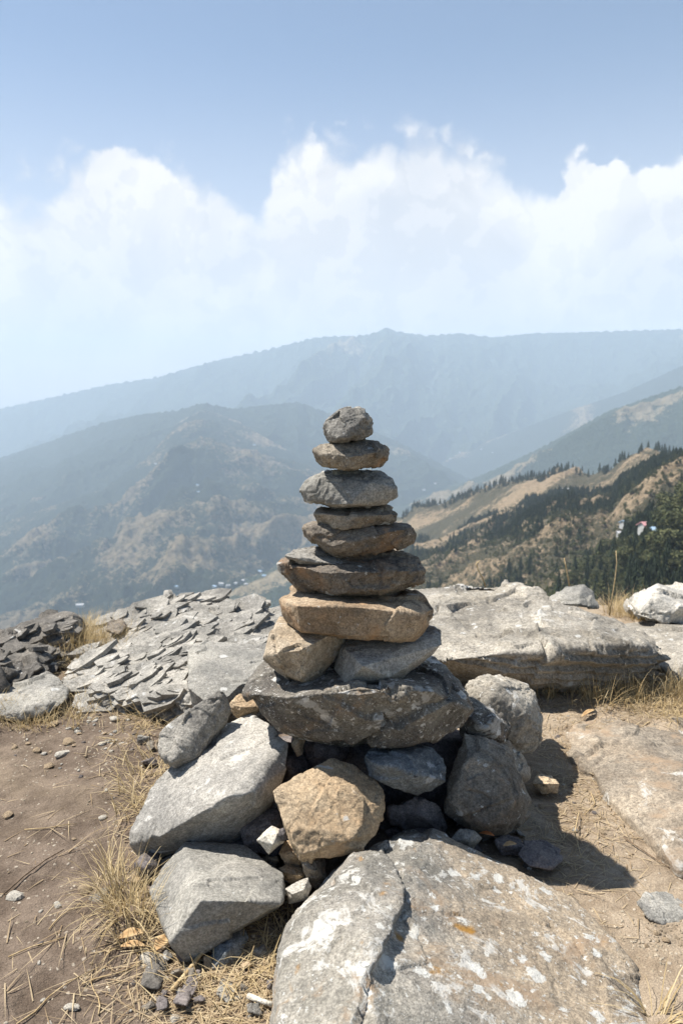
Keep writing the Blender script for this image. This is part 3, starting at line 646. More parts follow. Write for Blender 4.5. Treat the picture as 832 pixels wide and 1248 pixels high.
def clump(B, x, y, n_, rad, lmin, lmax, rr, w=.0011, lean=(0,.9), curve=(.3,1.6), az=None, z=None):
    for _ in range(n_):
        a_ = rr.uniform(0, 6.28); r = rad*math.sqrt(rr.random()); bx, by = x+r*math.cos(a_), y+r*math.sin(a_)
        az_ = a_+rr.gauss(0,.6) if az is None else az+rr.gauss(0,.5)
        bz = gz(bx, by) if z is None else z
        B.add((bx, by, bz-.004), az_, rr.uniform(lmin,lmax), rr.uniform(*lean), rr.uniform(*curve), w*rr.uniform(.7,1.4))
rr = random.Random(12)
B = Blades()
def patch(px0, px1, py0, py1, clumps, n_, lmin, lmax, **k):
    for _ in range(clumps):
        x, y, _z = G(rr.uniform(px0,px1), rr.uniform(py0,py1)); clump(B, x, y, n_, .05, lmin, lmax, rr, **k)
patch(75,160,772,802,80,34,.06,.17)            # left crest
patch(60,130,785,820,30,22,.04,.10)
patch(-30,100,860,885,26,22,.03,.09)
patch(0,60,800,822,12,18,.04,.09)
patch(95,140,840,865,16,20,.03,.10)
patch(80,130,815,845,12,18,.03,.08)
patch(185,215,850,870,10,22,.03,.10)
patch(150,205,870,1000,34,14,.03,.13, lean=(.4,1.3))
patch(735,850,730,755,50,26,.05,.16)           # right, behind slab
patch(690,850,838,862,34,26,.04,.14)
patch(650,700,835,858,8,18,.03,.10)
patch(780,850,855,878,16,20,.03,.10, lean=(.6,1.4))
patch(235,345,1150,1240,20,10,.03,.11, lean=(.7,1.5))
patch(330,360,1090,1180,10,12,.03,.10, lean=(.6,1.4))
o = B.build('dry_grass', GOLD); tag(o, 'dry golden grass growing in patches between the rocks', 'grass', kind='stuff')
B = Blades()
for px, py, n_, L in [(152,1105,130,.23),(165,1140,70,.2),(132,1075,40,.18),(175,1105,45,.16)]:
    x, y, _z = G(px, py); clump(B, x, y, n_, .035, L*.38, L*.86, rr, w=.0009, lean=(.1,1.15), curve=(.5,1.8))
o = B.build('grass_tuft', GOLD); tag(o, 'long golden grass tuft spilling over soil left of the angular grey block', 'grass tuft')
B = Blades()
x, y, _z = G(800,1240); clump(B, x, y, 34, .02, .06, .16, rr, lean=(.5,1.3), curve=(.8,2.2))
o = B.build('grass_tuft', GOLD); tag(o, 'curled straw tuft at the bottom right corner beside the tan boulder', 'grass tuft')
B = Blades()
for px, py in [(672,850),(668,852)]:
    x, y, _z = G(px, py); clump(B, x, y, 16, .012, .06, .13, rr, lean=(0,.5), curve=(.1,.8))
o = B.build('grass_tuft', GOLD); tag(o, 'spiky straw tuft in the shade under the long slab', 'grass tuft')
B = Blades()
x, y = P(668,735,3.45)[:2]
clump(B, x, y, 22, .02, .15, .24, rr, lean=(0,.4), curve=(.1,.8))
o = B.build('grass_tuft', GREENG); tag(o, 'small green grass tuft poking up behind the long slab', 'grass tuft')

# lying straw and roots
B = Blades()
def litter(n_, sampler, lmin, lmax, w=.0009):
    for _ in range(n_):
        x, y = sampler()
        B.add((x, y, gz(x,y)+.002), rs.uniform(0,6.28), rs.uniform(lmin,lmax), rs.uniform(1.40,1.56), rs.uniform(-.03,.3), w*rs.uniform(.6,1.6))
litter(420, s_any, .015, .06)
litter(150, s_pix(90,1080,110,110), .02, .10)
litter(900, s_pix(290,1195,50,45), .02, .09)
litter(1100, s_pix(705,930,38,60), .015, .06)
litter(300, s_pix(690,1020,60,40), .02, .08)
litter(300, s_pix(195,1180,50,50), .02, .10)
litter(300, s_pix(180,930,30,60), .02, .09)
litter(400, s_pix(780,860,60,12), .02, .1)
o = B.build('straw_litter', STRAW); tag(o, 'loose dry straw and stems littering the ground', 'straw', kind='stuff')

def tube(pts, radii, n_=7):
    V, Fc = [], []
    for k, (p, r) in enumerate(zip(pts, radii)):
        p = Vector(p); q = Vector(pts[min(k+1, len(pts)-1)])-Vector(pts[max(k-1, 0)]); q.normalize()
        u = q.orthogonal().normalized(); v = q.cross(u)
        for j in range(n_):
            a_ = 2*math.pi*j/n_; V.append(tuple(p+(u*math.cos(a_)+v*math.sin(a_))*r))
    for k in range(len(pts)-1):
        for j in range(n_): Fc.append((k*n_+j, k*n_+(j+1)%n_, (k+1)*n_+(j+1)%n_, (k+1)*n_+j))
    c0 = len(V); V.append(tuple(pts[0])); V.append(tuple(pts[-1]))
    for j in range(n_): Fc.append((c0, (j+1)%n_, j)); Fc.append((c0+1, (len(pts)-1)*n_+j, (len(pts)-1)*n_+(j+1)%n_))
    me = mesh_from(V, Fc, 'tube'); me.polygons.foreach_set('use_smooth', [True]*len(me.polygons)); return me
TWIG = plain_mat('dry_stem', (.36,.25,.12), (.55,.42,.24), 60)
DTWIG = plain_mat('dark_twig', (.10,.07,.045), (.20,.14,.09), 60)
LEAF = plain_mat('dead_leaf', (.36,.22,.10), (.55,.40,.22), 40)
def stem(pts, r0, r1, label, name='dry_stalk', mat=TWIG, cat='stalk', group=None):
    n_ = len(pts); o = link(name, tube(pts, [r0+(r1-r0)*k/(n_-1) for k in range(n_)]), mat); tag(o, label, cat, group); return o
stem([P(592,718,3.45),P(588,705,3.45),P(582,694,3.45),P(580,687,3.45),P(584,683,3.45)], .0035, .0025, 'hooked dry stalk standing behind the left of the long slab')
stem([P(694,722,3.45),P(692,705,3.45),P(689,690,3.45),P(687,680,3.45)], .004, .0025, 'thick upright dry stalk behind the small grey rock')
stem([P(742,750,3.3),P(745,730,3.3),P(749,705,3.3),P(751,685,3.3),P(750,671,3.3)], .003, .0018, 'tall thin dry stalk rising from the golden grass at right')
def gp(px, py, dz=.006):
    x, y, _z = G(px, py); return (x, y, gz(x,y)+dz)
stem([gp(210,1205,.012),gp(228,1185,.014),gp(246,1163,.02),gp(262,1140,.03)], .0045, .003, 'thick straw-coloured stick lying between the splinters', 'stick', TWIG, 'stick')
stem([gp(5,1085),gp(30,1067),gp(55,1048),gp(78,1034)], .002, .0012, 'thin dark twig lying across the brown path', 'twig', DTWIG, 'twig')
stem([gp(302,1216,.012),(gp(318,1222,.012)),gp(332,1227,.012)], .005, .004, 'short pale broken stick at the foot of the lichen boulder', 'stick', WHITE, 'stick')
stem([gp(720,958),gp(725,970),gp(712,985)], .0015, .001, 'thin curled stem on the soil right of the cairn', 'twig', TWIG, 'twig')
stem([gp(660,850,.02),gp(700,838,.05),gp(740,846,.05),gp(770,858,.02)], .0022, .001, 'long bent straw stalk arching under the long slab edge', 'dry_stalk', TWIG, 'stalk')
stem([P(705,990,1.8),gp(700,1010,.02),gp(708,1040,.01)], .0016, .001, 'pale thin stem lying across the shadow beside the tan boulder', 'twig', TWIG, 'twig')
stem([gp(760,1010),gp(785,1025),gp(805,1040),gp(832,1052)], .0016, .001, 'reddish thin root on the soil below the dusty bedrock', 'twig', DTWIG, 'twig')
for k, (px, py, L, a0) in enumerate([(20,1240,.16,.9),(10,1160,.1,.4),(60,1130,.09,1.2),(100,1195,.13,.6),(30,1010,.12,.2),(120,1230,.10,2.0)]):
    x, y, _z = G(px, py)
    pts = []
    for j in range(6):
        a1 = a0+.25*math.sin(j*1.3+k); pts.append((x, y, gz(x,y)+.004)); x += L/5*math.cos(a1); y += L/5*math.sin(a1)
    stem(pts, .0014, .0007, 'thin pale root lying on the brown path soil', 'twig', TWIG, 'twig', 'thin pale roots on the path')
def leaf(px, py, L, W, az, label, dz=.006, mat=LEAF):
    x, y, _z = G(px, py); z0 = gz(x,y)+dz; V = []; Fc = []
    n_ = 9
    for k in range(n_):
        t_ = k/(n_-1); w = W*math.sin(math.pi*min(.98,max(.02,t_)))**.8; u_ = (t_-.5)*L
        for s_ in (-1,-.5,0,.5,1):
            V.append((u_, s_*w, .35*w*s_*s_+.10*L*math.sin(t_*3)))
    for k in range(n_-1):
        for j in range(4): Fc.append((k*5+j, k*5+j+1, k*5+j+6, k*5+j+5))
    me = mesh_from(V, Fc, 'leaf'); me.polygons.foreach_set('use_smooth', [True]*len(me.polygons))
    o = link('dead_leaf', me, mat, None, (x, y, z0)); o.rotation_euler = (.15, -.1, az)
    md = o.modifiers.new('thick', 'SOLIDIFY'); md.thickness = .0008
    tag(o, label, 'leaf'); return o
leaf(160,1142,.05,.011,.2,'curled tan dead leaf under the golden grass tuft, upper one',.012)
leaf(162,1152,.05,.008,-.1,'narrow pale dead leaf under the golden grass tuft, lower one')
leaf(198,1150,.045,.012,1.0,'brown dead leaf at the tip of the angular grey block',.012)
leaf(592,1040,.035,.006,-.5,'orange-brown dead leaf beside the small grey wedge',.05, plain_mat('orange_leaf',(.50,.16,.05),(.6,.28,.12)))
leaf(620,1052,.03,.007,.1,'pale curled dead leaf below the flat shaded stones',.05)
leaf(716,872,.07,.008,.6,'long orange-tan dried leaf near the dusty bedrock',.01)
leaf(718,930,.05,.010,-.3,'pale dried leaf on soil right of the cairn')

# ------------------------------------------------------------------ mountains
def interp(xs_, tab, k):
    a_ = np.array([p[0] for p in tab], float); b_ = np.array([p[k] for p in tab], float)
    return np.interp(xs_, a_, b_)
def Pn(px, py, Y):
    a_ = (px-CX)/F; b_ = -(py-CY)/F; t_ = Y/(cs+b_*sn)
    return a_*t_, Y, H+t_*(-sn+b_*cs)
def mountain(name, label, crest, foot, ncol, nrow, L, A, seed, mat, prof=1.0, crestA=.12, treeline=0.0, x0=-260, x1=1090, zfoot=None, spur=0.0, terr=0, ang=None):
    px = np.linspace(x0, x1, ncol)
    cy_, cd = interp(px, crest, 1), interp(px, crest, 2)
    fy, fd = interp(px, foot, 1), interp(px, foot, 2)
    CXx, CYy, CZ = Pn(px, cy_, cd); FXx, FYy, FZ = Pn(px, fy, fd)
    s = np.linspace(-.25, 1.12, nrow)[:,None]
    sa = np.abs(s)
    Xg = CXx*(1-s)+FXx*s; Yg = CYy*(1-s)+FYy*s
    Zg = CZ+(FZ-CZ)*sa**prof
    Zg = np.where(s < 0, CZ-(CZ-FZ)*sa*1.1, Zg)
    xs_, ys_ = Xg.ravel(), Yg.ravel()
    p = np.stack([xs_/L, ys_/L, xs_*0], 1)
    wv = fbm(p*.7+seed, 3, seed)[:,None]
    q = p+wv*.5
    if ang is not None:
        ca, sa_ = math.cos(math.radians(ang)), math.sin(math.radians(ang))
        al_ = q[:,0]*ca+q[:,1]*sa_; ac_ = -q[:,0]*sa_+q[:,1]*ca
        q = np.stack([al_*.36, ac_, q[:,2]], 1)
    r = ridged(q, 6, seed, .5)
    sp = np.clip(sa.repeat(len(px), 1).ravel(), 0, 1)
    amp = A*(crestA+(1-crestA)*np.clip(sp*3.0, 0, 1))
    z = Zg.ravel()+(r-.25)*amp+fbm(p*9, 4, seed+4, .6)*A*.05
    fine = fbm(p*40, 3, seed+9, .7)*A*.018
    z = z+fine
    tree = None
    if treeline:
        z = z+treeline*np.clip(vnoise(np.stack([xs_/(treeline*2.2), ys_/(treeline*2.2), xs_*0],1), seed+30), -.2, 1)
    if terr:
        mk = np.clip(fbm(p*1.3+9, 2, seed+70)*4+.6, 0, 1)
        h = z/terr; fr = h-np.floor(h); z = z*(1-mk)+mk*terr*(np.floor(h)+np.clip((fr-.7)/.3, 0, 1))
    for _ in range(3):
        dd = ys_*cs-(z-H)*sn; uu = ys_*sn+(z-H)*cs
        pyg = (CY-F*uu/dd).reshape(nrow, ncol)[int(nrow*.12):]; mi = pyg.argmin(0)
        dmin = dd.reshape(nrow, ncol)[int(nrow*.12):][mi, np.arange(ncol)]
        ex = (cy_-2-pyg.min(0))*dmin/F
        kw = max(ncol//60, 5); ker = np.hanning(kw+2)[1:-1]; ker /= ker.sum()
        ex = np.convolve(np.pad(ex, kw, 'edge'), ker, 'same')[kw:-kw]
        z = (z.reshape(nrow, ncol)-ex[None,:]).ravel()
    V = np.stack([xs_, ys_, z], 1)
    In = np.arange(len(V)).reshape(nrow, ncol)
    me = mesh_np(V, gridfaces(In)[:, ::-1], name)
    cov = r*1.1+fbm(p*2.2+2, 4, seed+12)*.7
    at = me.attributes.new('cover', 'FLOAT', 'POINT'); at.data.foreach_set('value', cov.astype(np.float32))
    o = link(name, me, mat); tag(o, label, kind='structure')
    return o, V.reshape(nrow, ncol, 3), cov.reshape(nrow, ncol)
def mtn_mat(name, forest, forest2, grass, grass2, thr, sc_, soft=.15, bd=20, fs=1.0):
    m = bpy.data.materials.new(name); t = NT(m)
    tc = t.n('TexCoord').outputs['Object']
    at = t.n('Attribute', attribute_name='cover').outputs['Fac']
    a_ = t.noise(tc, 1/sc_, 6, .65, .4); b_ = t.noise(tc, 9/sc_, 5, .7); c_ = t.noise(tc, 60/sc_*fs, 3, .7)
    k = t.math('ADD', at, t.math('MULTIPLY', t.math('SUBTRACT', a_, .5), 1.3))
    k = t.math('ADD', k, t.math('MULTIPLY', t.math('SUBTRACT', b_, .5), 1.6))
    k = t.math('ADD', k, t.math('MULTIPLY', t.math('SUBTRACT', c_, .5), .8))
    f_ = t.mix(t.ss(c_, .35, .65), forest, forest2)
    g_ = t.mix(t.ss(b_, .35, .65), grass, grass2)
    col = t.mix(t.ss(k, thr, thr+soft), f_, g_)
    t.out(col, .95, [(b_, .8, bd*1.5), (c_, .9, bd*.35)], .1)
    return m
MF = mtn_mat('far_slope', (.035,.05,.03), (.06,.075,.04), (.20,.16,.09), (.30,.24,.15), .95, 900, .2, 60)
MC = mtn_mat('mid_slope', (.03,.042,.026), (.055,.065,.036), (.20,.155,.085), (.38,.29,.18), .66, 170, .4, 30)
MB = mtn_mat('left_ridge_slope', (.028,.042,.028), (.055,.065,.038), (.18,.145,.085), (.30,.24,.15), 1.15, 300, .25, 30)
MR = mtn_mat('right_slope', (.03,.042,.026), (.05,.062,.034), (.20,.155,.085), (.30,.24,.15), .8, 400, .25, 25)
ME = mtn_mat('spur_slope', (.045,.043,.026), (.09,.078,.046), (.20,.15,.09), (.30,.225,.145), .46, 45, .4, 3, .5)
VAL = mtn_mat('valley', (.05,.06,.035), (.09,.085,.05), (.30,.24,.16), (.42,.35,.26), 0, 600, .4, 20)

mountain('far_mountain_range', 'hazy blue mountain range along the horizon',
    [(-300,520,12500),(0,500,11000),(60,487,10600),(130,471,10300),(190,462,10000),(260,442,9800),(330,427,9600),(380,414,9400),(400,412,9400),(440,411,9300),(458,407,9300),(470,401,9300),(484,406,9300),(520,411,9300),(560,408,9300),(600,413,9300),(650,408,9300),(700,407,9300),(760,405,9200),(832,403,9000),(1100,400,8800)],
    [(-300,600,6500),(832,600,6000),(1100,600,6000)], 900, 260, 1900, 800, 3, MF, 1.0, .22, 32, ang=60)
mountain('left_mountain_ridge', 'blue forested mountain ridge beyond the left slopes',
    [(-300,585,6800),(0,560,6200),(55,542,6000),(126,517,5700),(172,507,5500),(217,502,5300),(247,493,5200),(283,500,5300),(330,495,5400),(363,492,5500),(400,505,5600),(450,525,5600),(500,548,5500),(560,580,5400),(620,610,5200),(700,660,5000),(1100,700,5000)],
    [(-300,700,3300),(500,720,3300),(1100,760,3300)], 900, 260, 900, 260, 8, MB, 1.0, .18, 12, ang=40)
mountain('left_near_mountain', 'forested mountain slope with tan clearings filling the left valley side',
    [(-300,680,3600),(0,641,3700),(60,620,3800),(126,598,3900),(180,560,4200),(215,520,4600),(247,500,4900),(290,515,4800),(340,545,4500),(400,575,4300),(450,610,4100),(500,650,3900),(560,690,3700),(640,730,3600),(1100,900,3500)],
    [(-300,930,1500),(250,900,1600),(500,900,1700),(1100,950,1700)], 1100, 420, 520, 270, 14, MC, .9, .25, 7, ang=38)
mountain('dark_valley_spur', 'dark forested spur low in the valley behind the slate outcrop',
    [(-300,840,1600),(150,775,1750),(245,738,1900),(290,718,2000),(335,697,2100),(400,675,2250),(460,660,2400),(520,668,2400),(600,700,2300),(1100,800,2000)],
    [(-300,1000,1000),(500,950,1200),(1100,980,1200)], 600, 160, 400, 70, 22, MR, 1.0, .2, 5)
mountain('right_mountain_ridge', 'dim forested ridge descending from the right edge',
    [(-300,760,4600),(400,640,4600),(520,605,4400),(560,592,4300),(600,575,4100),(650,552,3900),(690,531,3700),(740,503,3500),(790,486,3400),(832,472,3300),(900,455,3200),(1100,430,3000)],
    [(-300,900,2600),(600,760,2400),(1100,700,1700)], 900, 260, 700, 240, 31, MR, 1.0, .15, 6, ang=140)
mountain('right_far_ridge', 'faint blue ridge behind the right-hand ridge',
    [(300,700,7000),(480,580,7000),(560,552,6900),(620,530,6700),(700,500,6400),(760,480,6200),(832,447,6000),(1100,400,5600)],
    [(300,800,4800),(600,640,4600),(1100,560,4500)], 600, 200, 1200, 260, 37, MC, 1.0, .12, 8, x0=300)
spur_o, SV, SCV = mountain('right_spur_hill', 'tan terraced hillside spur with scattered conifers at right',
    [(380,720,1250),(470,672,1200),(505,643,1150),(535,640,1120),(569,627,1080),(607,612,1020),(641,598,960),(683,594,900),(708,593,860),(730,590,820),(751,583,780),(785,571,720),(818,558,660),(832,552,640),(1000,500,520),(1100,470,480)],
    [(380,820,420),(600,800,260),(832,790,150),(1100,790,120)], 1000, 520, 150, 30, 45, ME, .95, .12, 0, x0=380, x1=1090, terr=2.2)
vx = np.linspace(-11000, 11000, 160); vy = np.linspace(300, 13500, 120); XX, YY = np.meshgrid(vx, vy)
vz = -1150+fbm(np.stack([XX.ravel()/1500, YY.ravel()/1500, XX.ravel()*0],1), 4, 77)*60
me = mesh_np(np.stack([XX.ravel(), YY.ravel(), vz],1), gridfaces(np.arange(160*120).reshape(120,160)), 'valley_floor')
tag(link('valley_floor', me, VAL), 'valley floor far below', kind='structure')

# ------------------------------------------------------------------ trees
NEED = plain_mat('conifer_foliage', (.028,.040,.024), (.060,.075,.038), .8, .9)
BARK = plain_mat('bark', (.08,.055,.035), (.16,.12,.08), 2, .9)
BROAD = plain_mat('broadleaf_foliage', (.045,.055,.022), (.125,.125,.055), .6, .9)
def conifer(seed, h=14, tiers=7, spikes=8):
    rn = random.Random(seed); V, Fc = [], []
    for k in range(tiers):
        f_ = k/tiers; z = h*(.12+.86*f_); R = h*.20*(1-f_)**.8*rn.uniform(.8,1.15)+.25
        n_ = spikes; c0 = len(V)
        V.append((rn.uniform(-.1,.1), rn.uniform(-.1,.1), z+h*.17)); ph = rn.uniform(0,6)
        for j in range(n_*2):
            a_ = ph+math.pi*j/n_; r = R*(rn.uniform(.8,1.35) if j % 2 == 0 else rn.uniform(.35,.6))
            V.append((r*math.cos(a_), r*math.sin(a_), z-(rn.uniform(0,.05) if j % 2 else -.01)*h-.02*h*rn.random()))
        for j in range(n_*2): Fc.append((c0, c0+1+j, c0+1+(j+1)%(n_*2)))
        # underside
        V.append((0,0,z+h*.03)); cc = len(V)-1
        for j in range(n_*2): Fc.append((cc, c0+1+(j+1)%(n_*2), c0+1+j))
    return np.array(V), np.array(Fc)
def broad(seed, h=9, nclump=14, leaves=60, ls=.35):
    rn = np.random.RandomState(seed); V = []; Fc = []; o_ = 0
    for k in range(nclump):
        a_ = rn.uniform(0, 6.28); rr_ = h*.30*math.sqrt(rn.rand()); zc = h*rn.uniform(.32,.92)
        rr_ *= math.sqrt(max(.15, 1-((zc/h-.6)/.42)**2)); c_ = np.array([rr_*math.cos(a_), rr_*math.sin(a_), zc]); cr_ = h*rn.uniform(.09,.17)
        for j in range(leaves):
            d_ = rn.normal(size=3); d_ /= np.linalg.norm(d_); p = c_+d_*cr_*rn.uniform(.6,1.1)*np.array([1,1,.75])
            u_ = rn.normal(size=3); u_ /= np.linalg.norm(u_); w_ = np.cross(u_, d_+rn.normal(size=3)*.4); w_ /= np.linalg.norm(w_)
            s_ = ls*rn.uniform(.6,1.3)
            V += [p-u_*s_, p+w_*s_*.6, p+u_*s_, p-w_*s_*.6]; Fc.append((o_, o_+1, o_+2, o_+3)); o_ += 4
    return np.array(V), np.array(Fc)
def trunk_mesh(h, r):
    me = tube([(0,0,-1.0),(0.1,0,h*.3),(0,.1,h*.6),(0,0,h*.93)], [r, r*.8, r*.5, r*.1], 6); me.materials.append(BARK); return me
CONV = [conifer(s, 14) for s in range(5)]
BRV = [broad(50+s, 9, 9, 20, .75) for s in range(4)]
BRN = [broad(70+s, 9, 26, 110, .24) for s in range(3)]
CONM = []; BRM = []; BNM = []
for v, f in CONV: me = mesh_np(v, f, 'crown', False); me.materials.append(NEED); CONM.append(me)
for v, f in BRV: me = mesh_np(v, f, 'crown', False); me.materials.append(BROAD); BRM.append(me)
for v, f in BRN: me = mesh_np(v, f, 'crown', False); me.materials.append(BROAD); BNM.append(me)
TC, TB = trunk_mesh(14, .28), trunk_mesh(7, .25)
rt = np.random.RandomState(21)
nr, nc = SV.shape[:2]
cand = []
mask = (fbm(SV.reshape(-1,3)*[1/36,1/80,0]+4, 4, 88)+.7*fbm(SV.reshape(-1,3)*[1/130,1/130,0]+7, 3, 89)).reshape(nr, nc)
s0 = int(nr*.25/1.37)
for _ in range(120000):
    if len(cand) >= 19000: break
    i = s0+int((nr-1-s0)*rt.rand()**.9*.86); j = rt.randint(nc)
    dens = mask[i,j]*1.7+.50-(SCV[i,j]*.35)
    if rt.rand() > dens: continue
    v = SV[i,j]; px, py, d = project(*v)
    if not (-40 < px-440 < 430) or py > 735: continue
    cand.append((v[0]+rt.uniform(-1,1), v[1]+rt.uniform(-1,1), v[2]-.3, 'b' if rt.rand() < .62 or py > 660 and rt.rand() < .7 else 'c', False, d))
_d = SV[:,:,1]*cs-(SV[:,:,2]-H)*sn; _u = SV[:,:,1]*sn+(SV[:,:,2]-H)*cs; CRI = (CY-F*_u/_d).argmin(0)
for _ in range(900):      # skyline trees
    j = rt.randint(nc); i = min(max(CRI[j]+rt.randint(-6, 14), 0), nr-1)
    v = SV[i,j]; px, py, d = project(*v)
    if not (490 < px < 850): continue
    if 690 < px and rt.rand() < .75: continue
    cand.append((v[0], v[1], v[2]-.4, 'c', True, d))
for _ in range(18000):     # low scrub
    i = s0+int((nr-1-s0)*rt.rand()**.9*.86); j = rt.randint(nc)
    if mask[i,j] < -.35 and rt.rand() < .75: continue
    v = SV[i,j]; px, py, d = project(*v)
    if not (480 < px < 870) or py > 735: continue
    cand.append((v[0]+rt.uniform(-1,1), v[1]+rt.uniform(-1,1), v[2]-.5, 's', False, d))
items = []
for (x, y, z, k, sky, d) in cand:
    s = rt.uniform(.35,.85)*(1.0 if k == 'c' else rt.uniform(.4,.85))*(1.05 if sky else .9)
    if k == 's': s = rt.uniform(.16,.48)
    items.append((s*14/d, x, y, z, k, sky, s, d))
items.sort(key=lambda a: -a[0])
fv, ff, fo = [], [], 0
fbv, fbf, fbo = [], [], 0
ncon = nbr = 0
for (sz, x, y, z, k, sky, s, d) in items:
    px, py, _d = project(x, y, z)
    ang = rt.uniform(0, 6.28)
    cnt = ncon if k == 'c' else nbr
    if k != 's' and cnt < 280 and py < 722:
        if k == 'c':
            ncon += 1; cm, tm, nm = CONM[rt.randint(5)], TC, 'pine_tree'
            lb = 'dark conifer standing on the skyline of the near right spur' if sky else 'dark conifer growing on the dry terraced slope at right'
            gr = 'conifers along the spur skyline' if sky else 'conifers on the terraced slope'; ct = 'conifer'
        else:
            nbr += 1; cm, tm, nm = (BNM[rt.randint(3)] if d < 420 else BRM[rt.randint(4)]), TB, 'bushy_tree'
            lb = 'bushy olive-green tree on the lower slope at right'; gr = 'bushy trees on the lower slope'; ct = 'tree'
        e = bpy.data.objects.new(nm, None); C.objects.link(e); e.location = (x,y,z); e.scale = (s,s,s); e.rotation_euler = (0,0,ang); tag(e, lb, ct, gr)
        c_ = bpy.data.objects.new('crown', cm); C.objects.link(c_); c_.parent = e
        t_ = bpy.data.objects.new('trunk', tm); C.objects.link(t_); t_.parent = e
    else:
        R = np.array([[math.cos(ang),-math.sin(ang),0],[math.sin(ang),math.cos(ang),0],[0,0,1]])*s
        if k == 'c':
            v, f = CONV[rt.randint(5)]; fv.append(v@R.T+np.array([x,y,z])); ff.append(f+fo); fo += len(v)
        else:
            v, f = BRV[rt.randint(4)]; fbv.append(v@R.T+np.array([x,y,z])); fbf.append(f+fbo); fbo += len(v)
o = link('forest', mesh_np(np.concatenate(fv), np.concatenate(ff), 'forest', False), NEED); tag(o, 'distant conifer forest clothing the right spur', 'forest', kind='stuff')
o = link('scrub', mesh_np(np.concatenate(fbv), np.concatenate(fbf), 'scrub', False), BROAD); tag(o, 'olive scrub and bushes covering the right spur', 'scrub', kind='stuff')
print('TREES', len(items), ncon, nbr)
# larger trees near the village, lower right
def on_spur(px, py):
    best = None; sub = SV[s0::3, ::3].reshape(-1,3)
    d = sub[:,1]*cs-(sub[:,2]-H)*sn; u = sub[:,1]*sn+(sub[:,2]-H)*cs
    q = (CX+F*sub[:,0]/d-px)**2+(CY-F*u/d-py)**2
    return sub[int(np.argmin(q))]
for k, (px, py, h, lb) in enumerate([(832,690,15,'large spreading dark tree at the right edge below the village'),(800,700,12,'dense round tree left of the large spreading tree'),(778,668,9,'bushy tree just below the blue-roofed houses'),(815,662,11,'dark tree overhanging the pink-roofed house'),(842,650,13,'tall dark tree at the right edge beside the village'),(812,640,8,'dark tree behind the pink-roofed house'),(740,690,7,'small round bush-like tree on the lower slope under the village'),(762,705,8,'low dark tree just behind the golden grass at right'),(706,716,8,'low dark tree just behind the small grey rock'),(850,712,14,'broad dark tree rising behind the white rock')]):
    v = on_spur(px, py); d = v[1]; s = h/9*d/300
    s = h*3.2/F*d/9*1.6
    e = bpy.data.objects.new('bushy_tree', None); C.objects.link(e); e.location = (v[0],v[1],v[2]-.3); e.scale = (s*1.15,s*1.15,s); e.rotation_euler = (0,0,k*1.3); tag(e, lb, 'tree')
    c_ = bpy.data.objects.new('crown', BNM[k%3]); C.objects.link(c_); c_.parent = e
    t_ = bpy.data.objects.new('trunk', TB); C.objects.link(t_); t_.parent = e

# ------------------------------------------------------------------ houses
def flat(name, c): return plain_mat(name, c, hsv(c,.85), 1.0, .7)
WALLM = flat('whitewash', (.42,.41,.38)); BLUER = flat('blue_tin_roof', (.30,.42,.55)); PINKR = flat('pink_tin_roof', (.50,.26,.26)); WHITR = flat('white_tin_roof', (.42,.42,.42)); WIN = flat('window_dark', (.04,.05,.06)); DOORM = flat('door_paint', (.10,.16,.22))
def boxm(x0,x1,y0,y1,z0,z1):
    V = [(x,y,z) for z in (z0,z1) for y in (y0,y1) for x in (x0,x1)]
    return V, [(0,2,3,1),(4,5,7,6),(0,1,5,4),(2,6,7,3),(0,4,6,2),(1,3,7,5)]
def gable(w, d, z0, h, ov, th=.25):
    x0, x1 = -w/2-ov, w/2+ov; y0, y1 = -d/2-ov, d/2+ov
    V = [(x0,y0,z0),(x0,0,z0+h),(x0,y1,z0),(x1,y0,z0),(x1,0,z0+h),(x1,y1,z0)]; V += [(a_,b_,c_+th) for a_,b_,c_ in V]
    Fc = [(0,3,4,1),(1,4,5,2),(6,7,10,9),(7,8,11,10),(0,6,9,3),(2,5,11,8),(0,1,7,6),(1,2,8,7),(3,9,10,4),(4,10,11,5)]
    return V, Fc
def house(px, py, w, d, h, roof, label, az, group=None, pos=None, detail=True):
    v = pos if pos is not None else on_spur(px, py)
    e = bpy.data.objects.new('house', None); C.objects.link(e); e.location = (v[0],v[1],v[2]); e.rotation_euler = (0,0,az); tag(e, label, 'house', group)
    V, Fc = boxm(-w/2,w/2,-d/2,d/2,-1.0,h)
    n_ = len(V); V += [(-w/2,0,h+w*.16),(w/2,0,h+w*.16)]; Fc += [(4,n_,6),(5,7,n_+1),(4,5,n_+1,n_),(6,n_,n_+1,7)]
    link('wall', mesh_from(V, Fc, 'wall'), WALLM, e)
    V, Fc = gable(w, d, h+.05-.1, w*.18, .6); link('roof', mesh_from(V, Fc, 'roof'), roof, e)
    if detail:
        for k in range(3):
            x = -w/2+w*(k+.5)/3
            if k == 1: V, Fc = boxm(x-.5,x+.5,-d/2-.06,-d/2-.003,0,2.1); link('door', mesh_from(V, Fc, 'door'), DOORM, e)
            else: V, Fc = boxm(x-.6,x+.6,-d/2-.06,-d/2-.003,1,2.2); link('window', mesh_from(V, Fc, 'window'), WIN, e)
    return e
house(766,644,10,7,2.6,BLUER,'white house with a pale blue tin roof on the right spur',.3)
house(757,652,6,5,2.4,WHITR,'smaller white-roofed house left of the blue-roofed house',-.1)
house(797,650,10,7,2.6,PINKR,'house with a pink tin roof between trees on the right spur',.1)
house(792,657,6,4,2.6,WHITR,'low white-roofed shed just below the pink-roofed house',.2)
house(804,656,5,4,3,BLUER,'tiny pale blue roofed house right of the low shed',-.2)
house(821,637,8,6,2.6,PINKR,'pink-roofed house farthest up at the right edge',.2)
